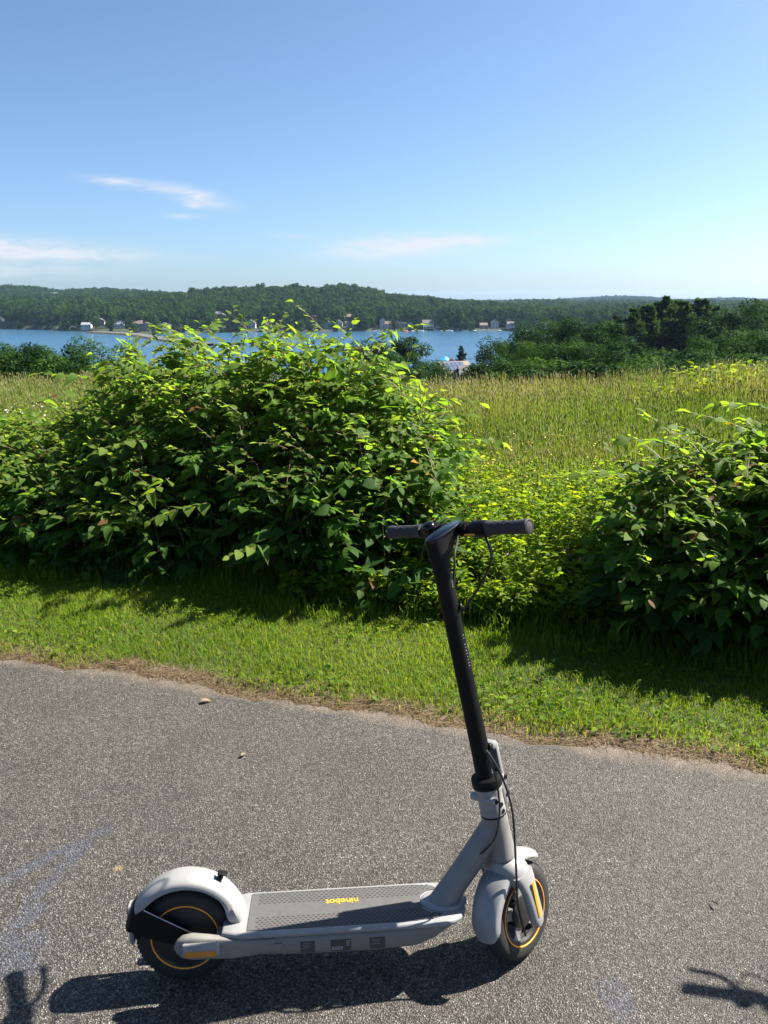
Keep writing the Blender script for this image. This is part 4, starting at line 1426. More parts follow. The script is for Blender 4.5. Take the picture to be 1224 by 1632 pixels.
def wood(name, label, y0, y1, step, hgt, pxr, pine_share=.1, keep=None):
    P, W_, S_, T_ = [], [], [], []
    y = y0
    while y < y1:
        xs = np.arange((pxr[0] - 612) / 1274 * y, (pxr[1] - 612) / 1274 * y, step)
        xs = xs + rng.uniform(-.45, .45, len(xs)) * step
        ys = y + rng.uniform(-.5, .5, len(xs)) * step
        P.append(np.stack([xs, ys], -1))
        y += step * .9
    P = np.concatenate(P)
    q = P[:, 0] / P[:, 1]
    px = 612 + 1274 * q
    ds = np.interp(px, SH_P, SH_D)
    ok = P[:, 1] > ds - 7
    if keep is not None:
        ok &= keep(px, P[:, 1], ds)
    P = P[ok]
    z = np.maximum(terrain(P[:, 0], P[:, 1]), LAKE - .8)
    n = len(P)
    h = hgt * rng.uniform(.80, 1.15, n) * np.where(P[:, 1] < ds[ok] + 4, .62, 1)
    h = np.where(rng.random(n) < .025, h * 1.18, h)
    which = rng.integers(0, 6, n)
    pin = rng.random(n) < pine_share
    which = np.where(pin, 6, which)
    wd = rng.uniform(.85, 1.25, n)
    size = np.stack([h * wd, h * wd, h], -1)
    turn = np.stack([np.zeros(n), np.zeros(n), rng.uniform(0, 6.28, n)], -1)
    return scatter(name, np.column_stack([P, z - .4]), which, size, turn, PROTO, label)


HOUSE_SPOTS = []


def shore_keep(px, y, ds):
    k = np.ones(len(px), bool)
    for hp, hy, hw in HOUSE_SPOTS:
        k &= ~((np.abs(px - hp) < hw) & (y < hy + 6) & (y > hy - 60))
    return k

# ------------------------------------------------------------------ houses, boats and poles round the lake
PAL = {}


def pal(name, c, rough=.8):
    if name not in PAL:
        PAL[name] = mat(name, c, rough, noise=(1.5, .12))
    return PAL[name]


WHITE, CREAM, TAN, GREYW, BLUEW, BROWN = ('white_siding', (.48, .48, .47)), ('cream_siding', (.36, .34, .28)), ('tan_siding', (.24, .21, .16)), ('grey_siding', (.18, .19, .20)), ('blue_siding', (.22, .30, .40)), ('brown_siding', (.16, .10, .07))
RG, RB, RP, RT = ('grey_roof', (.10, .10, .105)), ('brown_roof', (.14, .10, .08)), ('pale_roof', (.22, .24, .27)), ('tan_roof', (.15, .115, .09))
GLASS = mat('window_glass', (.03, .045, .06), .08)
TRIM = mat('white_trim', (.75, .75, .73), .6)


def house(label, px, y, w, d, h, rh, wall, roof, gable_front=False, row=None, turn=0.0, storeys=1, porch=False, z=None, name='house'):
    x, _ = unrow(px, 520, y)
    z0 = float(terrain(x, y)) if z is None else z
    if row is not None:                      # foot seen at this row
        z0 = unrow(px, row, y)[1]
    o = empty(name, (x, y, z0))
    o.rotation_euler.z = turn
    if 400 < y < 1400:
        w, d, h, rh = w * .88, d * .88, h * .9, rh * .9
    wm, rm = pal(*wall), pal(*roof)
    if gable_front:
        sec = [(-w / 2, -2), (w / 2, -2), (w / 2, h), (0, h + rh), (-w / 2, h)]
        wb = MB().loft([[Vector((a, yy, b)) for a, b in sec] for yy in (-d / 2, d / 2)])
        wo = wb.build('wall', wm, o, smooth=False)
        for s_ in (-1, 1):
            q = [Vector((0, 0, h + rh + .25)), Vector((s_ * (w / 2 + .5), 0, h - .5 * 2 * rh / w + .25)), Vector((s_ * (w / 2 + .5), 0, h - .5 * 2 * rh / w)), Vector((0, 0, h + rh))]
            MB().loft([[p + Vector((0, yy, 0)) for p in q] for yy in (-d / 2 - .5, d / 2 + .5)]).build('roof_slope', rm, o, smooth=False)
    else:
        sec = [(-d / 2, -2), (d / 2, -2), (d / 2, h), (0, h + rh), (-d / 2, h)]
        MB().loft([[Vector((xx, a, b)) for a, b in sec] for xx in (-w / 2, w / 2)]).build('wall', wm, o, smooth=False)
        for s_ in (-1, 1):
            q = [Vector((0, 0, h + rh + .25)), Vector((0, s_ * (d / 2 + .5), h - .5 * 2 * rh / d + .25)), Vector((0, s_ * (d / 2 + .5), h - .5 * 2 * rh / d)), Vector((0, 0, h + rh))]
            MB().loft([[p + Vector((xx, 0, 0)) for p in q] for xx in (-w / 2 - .5, w / 2 + .5)]).build('roof_slope', rm, o, smooth=False)
    n = max(2, int(w // 2.6))
    for f in range(storeys):
        zc = (f + .55) * h / storeys
        for i in range(n):
            xx = -w / 2 + (i + .5) * w / n
            dr = (f == 0 and i == n // 2)
            wh = 1.0 if not dr else 1.6
            fr = MB().rbox((xx, -d / 2 - .03, zc - (.3 if dr else 0)), (1.25, .12, wh + .5), 0).build('door' if dr else 'window', TRIM, o, smooth=False)
            MB().rbox((xx, -d / 2 - .08, zc - (.3 if dr else 0)), (.95, .1, wh + .2), 0).build('pane', GLASS, fr, smooth=False)
    if gable_front and rh > 1.4:
        fr = MB().rbox((0, -d / 2 - .03, h + rh * .35), (1.2, .12, 1.1), 0).build('window', TRIM, o, smooth=False)
        MB().rbox((0, -d / 2 - .08, h + rh * .35), (.9, .1, .8), 0).build('pane', GLASS, fr, smooth=False)
    if porch:
        MB().rbox((0, -d / 2 - 1.6, h * .42), (w * .95, 3.0, .2), 0).build('deck', TRIM, o, smooth=False)
        for i in range(4):
            MB().rbox((-w * .45 + i * w * .3, -d / 2 - 3.0, h * .1), (.22, .22, h * .64), 0).build('post', TRIM, o, smooth=False)
        MB().rbox((0, -d / 2 - 3.05, h * .42 + .9), (w * .95, .08, .1), 0).build('rail', TRIM, o, smooth=False)
    tag(o, label, 'house', 'houses on the far shore' if y > 400 else None)
    HOUSE_SPOTS.append((px, y, w / y * 1274 / 2 * .9 + 1.5 + (3 if y > float(np.interp(px, SH_P, SH_D)) + 30 else 0)))
    return o


SH = lambda px, back=12: float(np.interp(px, SH_P, SH_D)) + back
for a in [
    ('small white house at the water on the far left edge', 3, SH(3), 8, 6, 3, 2, WHITE, RG, True),
    ('white shed-like house half hidden by trees left of the causeway', 141, SH(141), 10, 7, 3.2, 2, WHITE, RP),
    ('pale house high among trees above the causeway', 163, SH(163, 70), 10, 7, 4, 2.5, CREAM, RG, True),
    ('white house with pale blue roof above the causeway', 191, SH(191, 45), 14, 9, 4, 3, WHITE, RP),
    ('brown-roofed house up behind the tan gable house', 224, SH(224, 60), 14, 9, 4, 3, GREYW, RB),
    ('tan house with a broad gable facing the causeway', 236, SH(236, 22), 13, 10, 4, 4, TAN, RT, True),
    ('white two-storey lake house with porch right of the causeway', 264, SH(264, 10), 14, 9, 5, 2.6, WHITE, RG, True),
    ('small white garage beside the porch house', 286, SH(286, 14), 7, 6, 3, 2, WHITE, RG),
    ('pale-roofed house highest on the slope above the main bush', 351, SH(351, 120), 12, 8, 3.5, 2.5, BROWN, RP),
    ('brown house below the pale-roofed one on the slope', 357, SH(357, 85), 12, 8, 5, 3, BROWN, RB, True),
    ('white house among trees above the bush top', 402, SH(402, 20), 10, 8, 5, 3, WHITE, RG, True),
    ('cream cottage at the shore above the bush top', 431, SH(431, 14), 9, 7, 4, 2.4, CREAM, RB),
    ('blue-grey cottage left of the white gabled shore house', 525, SH(525, 12), 9, 7, 4.5, 2.6, BLUEW, RG, True),
    ('white gabled shore house above the bush', 541, SH(541, 12), 8.5, 7, 5, 3, WHITE, RG, True),
    ('grey shore cottage right of the white gabled house', 560, SH(560, 14), 8, 7, 4, 2.4, GREYW, RG),
    ('dark-roofed house up in the trees above the gabled house', 498, SH(498, 75), 10, 8, 4, 2.5, TAN, RB),
    ('brown-roofed house in the trees over the middle shore', 558, SH(558, 75), 10, 8, 4, 2.5, BROWN, RB),
    ('tall narrow white shore house', 611, SH(611, 12), 5, 6, 8, 2, WHITE, RG, True),
    ('white shore house right of the tall narrow one', 620, SH(620, 12), 7, 6, 4.5, 2.4, WHITE, RB),
    ('grey shore house with wide front in the middle', 641, SH(641, 14), 10, 8, 5, 2.6, GREYW, RG),
    ('blue shore cottage beside the grey wide house', 656, SH(656, 12), 7, 6, 4, 2.4, BLUEW, RG, True),
    ('wide white shore house with balcony', 684, SH(684, 12), 11, 8, 5.5, 2.8, WHITE, RG),
    ('small cream shore cottage right of the balcony house', 701, SH(701, 12), 7, 6, 3.5, 2, CREAM, RB),
    ('tan cottage near the boats at the right shore', 772, SH(772, 12), 7, 6, 3.5, 2, TAN, RB),
    ('white gabled house at the right shore', 790, SH(790, 12), 7, 7, 6, 2.6, WHITE, RG, True),
    ('pale tower-like house behind the right shore', 812, SH(812, 35), 5, 5, 8, 2.5, CREAM, RG, True),
    ('white house with large porch at the right shore', 817, SH(817, 12), 9, 7, 4.5, 2.4, WHITE, RG),
    ('tan house at the shore left of the pines wood', 862, SH(862, 14), 8, 7, 4, 2.4, TAN, RT, True),
    ('white and blue house at the shore by the right wood', 878, SH(878, 12), 9, 7, 4.5, 2.6, WHITE, RP, True),
]:
    o = house(*a, storeys=2 if a[5] >= 4.5 else 1, porch=('porch' in a[0] or 'balcony' in a[0]))
barn = house('long pale barn roof on the far left ridge', 88, 1500, 34, 14, 6, 5, CREAM, RP)
HOUSE_SPOTS[-1] = (88, 1500, 15)


# the house with the solar roof below the field, and its neighbour
y0 = 200.0
xh, zr = unrow(724, 574.5, y0)
solar = empty('solar_house', (xh, y0, zr - 6.0))
solar.rotation_euler.z = R(24)
w_, d_, h_, rh_ = 7.8, 6.8, 3.2, 2.3
sec = [(-d_ / 2, -4), (d_ / 2, -4), (d_ / 2, h_), (0, h_ + rh_), (-d_ / 2, h_)]
MB().loft([[Vector((xx, a, b)) for a, b in sec] for xx in (-w_ / 2, w_ / 2)]).build('wall', pal('olive_siding', (.30, .28, .21)), solar, smooth=False)
for s_ in (-1, 1):
    q = [Vector((0, 0, h_ + rh_ + .2)), Vector((0, s_ * (d_ / 2 + .5), h_ - .33 + .2)), Vector((0, s_ * (d_ / 2 + .5), h_ - .33)), Vector((0, 0, h_ + rh_))]
    rs = MB().loft([[p + Vector((xx, 0, 0)) for p in q] for xx in (-w_ / 2 - .4, w_ / 2 + .4)]).build('roof_slope', pal('reddish_roof', (.17, .125, .10)), solar, smooth=False)
    if s_ < 0:
        slope = Vector((0, -(d_ / 2 + .5), -(rh_ + .33)))
        ln = slope.length
        sd = slope.normalized()
        nn = Vector((0, sd.z, -sd.y)).normalized()
        if nn.z < 0:
            nn = -nn
        panel_m = mat('solar_cell', (.05, .075, .14), .3, spec=.4)
        for i in range(5):
            for j in range(2):
                a0 = Vector((-w_ / 2 + .4 + i * 1.2, 0, h_ + rh_ + .2)) + sd * (.4 + j * 1.75) + nn * .08
                P4 = [a0, a0 + Vector((1.05, 0, 0)), a0 + Vector((1.05, 0, 0)) + sd * 1.62, a0 + sd * 1.62]
                MB().loft([[p for p in P4], [p + nn * .06 for p in P4]]).build('solar_panel', panel_m, solar, smooth=False)
for xx in (-2.6, 0, 2.4):
    fr = MB().rbox((xx, -d_ / 2 - .04, 1.9), (1.5, .12, 1.3), 0).build('window', TRIM, solar, smooth=False)
    MB().rbox((xx, -d_ / 2 - .09, 1.9), (1.2, .1, 1.0), 0).build('pane', GLASS, fr, smooth=False)
for yy in (-1.8, 1.6):
    fr = MB().rbox((-w_ / 2 - .04, yy, 2.0), (.12, 1.2, 1.4), 0).build('window', TRIM, solar, smooth=False)
    MB().rbox((-w_ / 2 - .09, yy, 2.0), (.1, .9, 1.1), 0).build('pane', GLASS, fr, smooth=False)
MB().rbox((-.2, .9, h_ + rh_ + .3), (.7, .7, 1.2), 0).build('chimney', pal('chimney_brick', (.30, .14, .10)), solar, smooth=False)
tag(solar, 'small olive house with blue solar panels on its reddish roof', 'house')
xh, zr = unrow(757, 584, 196)
gr_ = house('low grey-roofed house right of the solar-roofed house', 757, 196, 6.5, 6, 2.6, 1.8, GREYW, RG, z=zr - 4.4)
HOUSE_SPOTS.pop()
xh, zr = unrow(711, 574, 206)
um = empty('parasol', (xh, 206, zr - 4.0))
bl = mat('bright_blue_cloth', (.02, .36, .72), .6)
MB().tube([(0, 0, -3.5), (0, 0, 4.2)], .06, 8).build('pole', TRIM, um)
can = MB()
k = 8
rim = [(1.5 * math.cos(2 * math.pi * i / k), 1.5 * math.sin(2 * math.pi * i / k), 3.9 if i % 2 else 4.05) for i in range(k)]
can.add(rim + [(0, 0, 4.9), (0, 0, 4.35)], [(i, (i + 1) % k, k) for i in range(k)] + [((i + 1) % k, i, k + 1) for i in range(k)])
can.build('canopy', bl, um, smooth=False)
tag(um, 'small bright blue canopy standing behind the ridge of the solar-roofed house', 'parasol')


def pole(label, px, row, y, h, arm=True):
    x, z = unrow(px, row, y)
    o = empty('utility_pole', (x, y, z - h))
    wood_ = pal('pole_wood', (.13, .10, .075))
    MB().tube([(0, 0, -2), (0, 0, h)], [.17, .11], 8).build('post', wood_, o)
    if arm:
        MB().rbox((0, 0, h - .6), (2.2, .14, .14), 0).build('crossarm', wood_, o, smooth=False)
        for s_ in (-.9, 0, .9):
            MB().rbox((s_, 0, h - .42), (.12, .12, .25), 0).build('insulator', TRIM, o, smooth=False)
    tag(o, label, 'pole', 'utility poles')
    return Vector((x, y, z - .5))


pa = pole('utility pole right of the spruce in front of the water', 762, 569, 205, 9)
pb = pole('utility pole hidden among the trees left of the solar-roofed house', 648, 566, 215, 9)
pole('light pole at the shore end of the causeway', 190, 508, 660, 11, False)
pole('thin pole standing on the right part of the causeway', 281, 519, 545, 11, False)
for s_ in (-.9, .9):
    a_, b_ = pa + Vector((s_, 0, .2)), pb + Vector((s_, 0, .2))
    pts = [a_.lerp(b_, i / 14) - Vector((0, 0, 1.1 * (1 - (2 * i / 14 - 1) ** 2))) for i in range(15)]
    wire = MB().tube(pts, .035, 5).build('power_line', M['cable'])
    tag(wire, 'thin power line sagging between the two lakeside poles, ' + ('nearer' if s_ < 0 else 'farther') + ' of the pair', 'power line', 'power lines')


def boat(label, px, dy, L_, c, dock=False):
    y = SH(px, -dy)
    x, _ = unrow(px, 526, y)
    o = empty('dock' if dock else 'motor_boat', (x, y, LAKE))
    if dock:
        for i in range(7):
            MB().rbox((0, i * L_ / 7, .55), (1.6, L_ / 7 * .9, .12), 0).build('plank', pal('dock_wood', (.36, .31, .25)), o, smooth=False)
        for i in range(3):
            for s_ in (-.7, .7):
                MB().rbox((s_, i * L_ / 3 + .2, -.4), (.16, .16, 2.2), 0).build('pile', pal('dock_wood', (.36, .31, .25)), o, smooth=False)
        tag(o, label, 'dock', 'docks on the far shore')
        return
    b = L_ * .18
    secs = []
    for f, wd, hh in ((0, .85, .75), (.25, 1, .75), (.6, .92, .8), (.85, .5, .95), (1, .04, 1.05)):
        xx = (f - .5) * L_
        secs.append([Vector((xx, -b * wd, hh)), Vector((xx, b * wd, hh)), Vector((xx, b * wd * .75, -.15)), Vector((xx, -b * wd * .75, -.15))])
    MB().loft(secs).build('hull', pal(*c), o, smooth=False)
    MB().rbox((-.05 * L_, 0, .95), (L_ * .3, b * 1.4, .5), .05).build('cockpit', pal('boat_seat', (.5, .5, .5)), o)
    MB().rbox((.12 * L_, 0, 1.25), (.08, b * 1.5, .6), 0, Matrix.Rotation(-.4, 3, 'Y')).build('windscreen', GLASS, o, smooth=False)
    MB().rbox((-.53 * L_, 0, .7), (.35, .4, .9), .05).build('outboard_motor', M['blackp'], o)
    o.rotation_euler.z = random.uniform(-.5, .5)
    tag(o, label, 'boat', 'boats along the far shore')


BW, BR, BB = ('boat_white', (.78, .78, .78)), ('boat_red', (.65, .10, .04)), ('boat_blue', (.10, .22, .42))
for px, dy, L_, c, lab in [
        (268, 8, 6, BW, 'white motor boat below the porch house'), (302, 7, 6, BW, 'white motor boat right of the causeway pole'),
        (603, 8, 6, BW, 'white motor boat below the tall narrow shore house'), (628, 9, 6.5, BW, 'white motor boat left of the red boat'),
        (647, 9, 6, BR, 'red motor boat at the middle shore'), (672, 8, 6, BW, 'white motor boat below the balcony house, left'),
        (697, 8, 6, BB, 'blue motor boat below the balcony house, right'), (718, 9, 6.5, BW, 'white motor boat right of the small cream cottage'),
        (742, 9, 6, BW, 'white motor boat alone under the trees'), (776, 8, 6, BW, 'white motor boat below the tan cottage'),
        (831, 10, 7, BW, 'larger white motor boat below the porch house at the right shore'), (843, 11, 7, BW, 'large white motor boat nearest the right wood')]:
    boat(lab, px, dy, L_, c)
for px, dy, lab in [(612, 16, 'wooden dock below the tall narrow house'), (660, 16, 'wooden dock right of the red boat'), (706, 16, 'wooden dock below the small cream cottage'), (760, 16, 'wooden dock left of the tan cottage'), (800, 16, 'wooden dock below the right white gabled house')]:
    boat(lab, px, dy, 15, None, True)

wood('lakeside_wood', 'dense broadleaf wood covering the hill beyond the lake', 560, 1050, 10.5, 16, (-60, 1290), .07, shore_keep)
wood('ridge_wood', 'wood on the ridges behind the lakeside hill', 1150, 1720, 15, 16, (-60, 1290), .2, shore_keep)
wood('distant_wood', 'bluish wood on the farthest ridge to the right', 2700, 3420, 26, 17, (-60, 1290), .2)
# a few trees standing in the gardens by the causeway
for px, row, back, k, wd, lab in [
        (118, 506, 4, 0, 1.2, 'rounded shore tree left of the white shed-like house'),
        (152, 503, 16, 1, 1.1, 'tall shore tree right of the white shed-like house'),
        (176, 510, 4, 3, 1.1, 'small shore tree left of the causeway light pole'),
        (206, 505, 3, 2, 1.2, 'dark shore tree where the causeway meets the land'),
        (214, 512, 0, 4, 1.2, 'low bushy tree beside the dark causeway tree'),
        (248, 508, 14, 1, 1.1, 'garden tree between the tan gable house and the porch house'),
        (278, 512, 8, 0, 1.1, 'garden tree right of the porch house'),
        (20, 507, 4, 3, 1.3, 'pale shore tree at the far left water edge'),
        (60, 503, 6, 1, 1.3, 'broad shore tree on the far left bank')]:
    plant_tree('broadleaf_tree', lab, 'tree', DEC[k], px, row, SH(px, back), 'garden trees by the causeway', wd, sink=.5)

# ------------------------------------------------------------------ knotweed thickets by the path
LT_ = np.array([0, .10, .32, .58, .80, 1.0])
LW_ = np.array([.13, .31, .37, .29, .15, .0])


def leaf_template(fold, droop, twist):
    T = []
    for t, w in zip(LT_, LW_):
        for s_ in (-1, 0, 1):
            y = s_ * w
            z = fold * abs(y) - droop * t * t + twist * y * (t - .3)
            T.append((t - (.05 * abs(s_) if t < .05 else 0), y, z))
    return np.array(T)


LF = []
for i in range(5):
    for j in range(2):
        a = i * 3 + j
        LF.append((a, a + 1, a + 4, a + 3))
LF = np.array(LF)
LEAFS = [leaf_template(*p) for p in ((.22, .10, .1), (.38, .26, -.25), (.10, .40, .2), (.30, .02, .35))]
LEAFS += [leaf_template(.55, .60, .1) * np.array([1, .85, 1]), leaf_template(.12, .22, -.6) * np.array([1, 1.1, 1]), leaf_template(-.10, .12, .3) * np.array([1, .72, 1])]
LEAF_OBJ = {}


def leaf_object_mesh(k, tq):
    if (k, tq) not in LEAF_OBJ:
        me_ = bulk_mesh('leaf', LEAFS[k], LF, M['knot'], np.full(len(LEAFS[k]), tq / 7.0))
        me_.polygons.foreach_set('use_smooth', [True] * len(me_.polygons))
        LEAF_OBJ[(k, tq)] = me_
    return LEAF_OBJ[(k, tq)]


def thicket(label, pxr, vr, rowtab, n_cane, front_low, jut=.12, leaf_len=(.068, .138), n_own=300, extra=()):
    """canes that arch out of the ground between the given directions; their tips fill the outline rowtab"""
    g = np.random.default_rng(int(abs(pxr[0]) + n_cane))
    stems, LP, LD, LN, LS, LTi = [], [], [], [], [], []

    def spray(p0, d, L_, nl, size, ti0, ti1, up=.25, sag=.35):
        q = np.linspace(0, 1, 6)
        pts = p0 + d * L_ * q[:, None] + np.array([0, 0, 1]) * (up * L_ * q - sag * L_ * q ** 2)[:, None]
        zig = np.cross(d, [0, 0, 1])
        stems.append((pts, .0030 * (1.1 - q), g.uniform(.2, .95)))
        for k in range(nl):
            f = (k + .6) / nl
            p = p0 + d * L_ * f + np.array([0, 0, 1]) * (up * L_ * f - sag * L_ * f * f)
            td = d + np.array([0, 0, 1]) * (up - 2 * sag * f)
            s_ = 1 if k % 2 else -1
            ld = td * (.55 + .6 * f) + zig * s_ * (1.05 - .55 * f) + g.normal(size=3) * .16
            ld[2] -= .12
            ln = np.array([0, 0, 1.0]) + g.normal(size=3) * .30 + np.array([.15, -.05, 0]) + zig * s_ * .18
            LP.append(p)
            LD.append(ld)
            LN.append(ln)
            LS.append(size * g.uniform(.6, 1.25) * (1.05 - .4 * f))
            LTi.append(1.0 if g.random() < .012 else np.clip(ti0 + (ti1 - ti0) * f + g.normal() * .10, 0, .92))

    made = 0
    while made < n_cane:
        v = g.uniform(*vr)
        px = g.uniform(*pxr)
        # tip position: distance from the line of sight at that depth
        y_ = (EC + v) / (ND[1] + ND[0] * (px - 612) / 1274)
        x_ = (px - 612) / 1274 * y_ * .985
        rw = np.interp(px, [t[0] for t in rowtab], [t[1] for t in rowtab])
        ztop = unrow(px, rw, y_)[1]
        fv = (v - vr[0]) / (vr[1] - vr[0])
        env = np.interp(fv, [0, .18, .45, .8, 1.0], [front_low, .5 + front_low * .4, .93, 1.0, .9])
        gz = float(terrain(x_, y_))
        ht = (ztop - gz) * env * g.uniform(.78, 1.0)
        if g.random() < .22:
            ht += g.uniform(0, jut)
        if ht < .15:
            made += 1
            continue
        ang = g.uniform(0, 2 * np.pi)
        lean = g.uniform(.05, .32) * ht
        outd = np.array([np.cos(ang), np.sin(ang) - .35, 0])
        tip = np.array([x_, y_, gz + ht])
        base = tip - outd * lean
        base[2] = float(terrain(base[0], base[1])) - .03
        q = np.linspace(0, 1, 8)
        pts = base + (tip - base) * np.stack([q ** 1.8, q ** 1.8, q ** .92], -1)
        stems.append((pts, .0060 * (1.15 - q), g.uniform(0, .55)))
        nb = int(5 + ht * 4)
        for b in range(nb):
            f = .22 + .78 * (b + g.uniform(0, .9)) / nb
            f = min(f, .97)
            p0 = np.array([np.interp(f, q, pts[:, i]) for i in range(3)])
            a = g.uniform(0, 2 * np.pi)
            d = norm(np.array([np.cos(a), np.sin(a) - .25, 0]))
            hi = f * env  # height raises the tint: younger leaves, plus a sunlit top painted in
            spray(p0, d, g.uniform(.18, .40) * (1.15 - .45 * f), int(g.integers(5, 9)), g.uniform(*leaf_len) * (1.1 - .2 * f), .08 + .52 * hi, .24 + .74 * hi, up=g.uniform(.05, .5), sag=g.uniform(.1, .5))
        # leading shoot
        d = norm(outd + np.array([0, 0, .4]) + g.normal(size=3) * .2)
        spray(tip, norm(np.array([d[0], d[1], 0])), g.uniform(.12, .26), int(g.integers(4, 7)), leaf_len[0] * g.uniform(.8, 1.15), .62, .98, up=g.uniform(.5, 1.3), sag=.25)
        made += 1
    for (px, row, y, d, L_) in extra:                 # long shoots that break the outline
        x, z = unrow(px, row, y)
        p0 = np.array([x, y, z])
        d = norm(np.array(d, float))
        dh = float(np.hypot(d[0], d[1]))
        spray(p0, norm(np.array([d[0], d[1], 0.0])), L_ * dh, int(L_ / .042), leaf_len[1] * .72, .62, 1.0, up=d[2] / dh, sag=.2)
    P, D, N_, S_, T_ = (np.array(a) for a in (LP, LD, LN, LS, LTi))
    X, Y, Z = frames(D, N_)
    kind_ = g.integers(0, len(LEAFS), len(P))
    tq = np.where(T_ > .99, 7, np.clip(np.round(T_ * 7), 0, 6)).astype(int)
    # the leaves that show largest become parts of their own
    C = P + X * (S_ * .5)[:, None]
    u, w, dep = project(C)
    area = (S_ / dep) ** 2 * np.abs(np.sum(Z * norm(C - np.array([0, 0, CAM_H])), 1))
    ok = (u > 5) & (u < 1219) & (w < 1200)
    best = {}
    for i in np.argsort(dep):
        if not ok[i]:
            continue
        c = (int(u[i] // 9), int(w[i] // 9))
        if c not in best:
            best[c] = i
    cand = np.array(sorted(best.values(), key=lambda i: -area[i]), int)
    own = cand[:n_own]
    root = empty('knotweed_thicket', (float(np.mean(P[:, 0])), float(np.mean(P[:, 1])), float(terrain(np.mean(P[:, 0]), np.mean(P[:, 1])))))
    org = np.array(root.location)
    tag(root, label, 'bush', 'leafy thickets along the path')
    for i in own:
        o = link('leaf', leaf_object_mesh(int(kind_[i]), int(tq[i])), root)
        s_ = S_[i]
        mw = Matrix(((X[i][0] * s_, Y[i][0] * s_, Z[i][0] * s_, P[i][0] - org[0]), (X[i][1] * s_, Y[i][1] * s_, Z[i][1] * s_, P[i][1] - org[1]), (X[i][2] * s_, Y[i][2] * s_, Z[i][2] * s_, P[i][2] - org[2]), (0, 0, 0, 1)))
        o.matrix_basis = mw
    rest = np.ones(len(P), bool)
    rest[own] = False
    Vs, Fs, Ts, off = [], [], [], 0
    for k in range(len(LEAFS)):
        m = rest & (kind_ == k)
        V_, F_ = stamp(LEAFS[k], LF, P[m] - org, X[m], Y[m], Z[m], S_[m])
        Vs.append(V_)
        Fs.append(F_ + off)
        Ts.append(np.repeat(T_[m], len(LEAFS[k])))
        off += len(V_)
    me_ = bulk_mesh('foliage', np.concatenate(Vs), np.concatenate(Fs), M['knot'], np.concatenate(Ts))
    me_.polygons.foreach_set('use_smooth', [True] * len(me_.polygons))
    tag(link('foliage', me_, root), kind='stuff')
    V_, F_, T2 = tubes(stems, 4)
    me_ = bulk_mesh('stems', V_ - org, F_, M['cane'], T2)
    tag(link('stems', me_, root), kind='stuff')
    print('THICKET', label, len(P), len(own))
    return root


thicket('largest leafy knotweed bush, left of the scooter handlebar', (140, 720), (1.18, 3.2),
        [(60, 650), (110, 630), (140, 600), (180, 556), (230, 540), (300, 510), (380, 506), (470, 512), (560, 523), (610, 548), (650, 602), (700, 655), (740, 725), (765, 800), (800, 880)],
        270, .34, jut=.10,
        extra=[(130, 600, 5.6, (-.8, -.1, .25), .35), (330, 560, 5.2, (-.55, 0, .45), .30), (385, 568, 5.2, (-.5, 0, .5), .26), (500, 572, 5.2, (-.4, 0, .7), .24), (600, 540, 5.1, (.5, -.1, .25), .35), (690, 640, 4.9, (.6, -.1, .1), .32), (330, 800, 4.4, (-.6, -.5, .05), .38), (230, 700, 4.7, (-.4, -.6, .1), .35), (420, 870, 4.2, (-.35, -.5, .15), .30), (270, 760, 4.5, (-.2, -.6, -.1), .35), (730, 700, 4.8, (.7, -.2, .1), .3), (240, 580, 5.4, (-.5, 0, .5), .26), (450, 572, 5.2, (-.4, 0, .8), .22), (350, 572, 5.3, (-.5, 0, .7), .26)])
thicket('lower leafy bush running off the left edge', (-260, 170), (1.10, 3.2),
        [(-300, 640), (0, 652), (60, 655), (110, 640), (150, 640), (220, 700)], 190, .36, jut=.08,
        extra=[(60, 640, 5.0, (.6, -.1, .3), .25), (170, 800, 4.8, (.5, -.5, .1), .4), (40, 760, 5.0, (-.3, -.6, .1), .35)])
thicket('leafy knotweed bush at the right, darker and nearer than the others', (1035, 1500), (.98, 2.3),
        [(930, 860), (960, 800), (1000, 742), (1050, 722), (1100, 706), (1160, 698), (1224, 690), (1300, 660), (1500, 640)], 180, .40, jut=.07, leaf_len=(.072, .140),
        extra=[(1215, 700, 4.0, (-.85, .1, .42), .52), (1080, 715, 4.2, (-.8, 0, .25), .40), (1000, 760, 4.3, (-.8, 0, .18), .35), (1130, 705, 4.0, (-.6, 0, .35), .3), (1230, 655, 4.3, (-.8, 0, .2), .35), (1075, 900, 3.75, (-.6, -.4, .15), .35), (1180, 930, 3.5, (-.6, -.4, .05), .35), (1030, 960, 3.8, (-.5, -.4, -.05), .3)])

# ------------------------------------------------------------------ mown verge
BL = np.array([[0, -.5, 0], [0, .5, 0], [.55, -.36, .0], [.55, .36, .0], [1, 0, 0]], float)


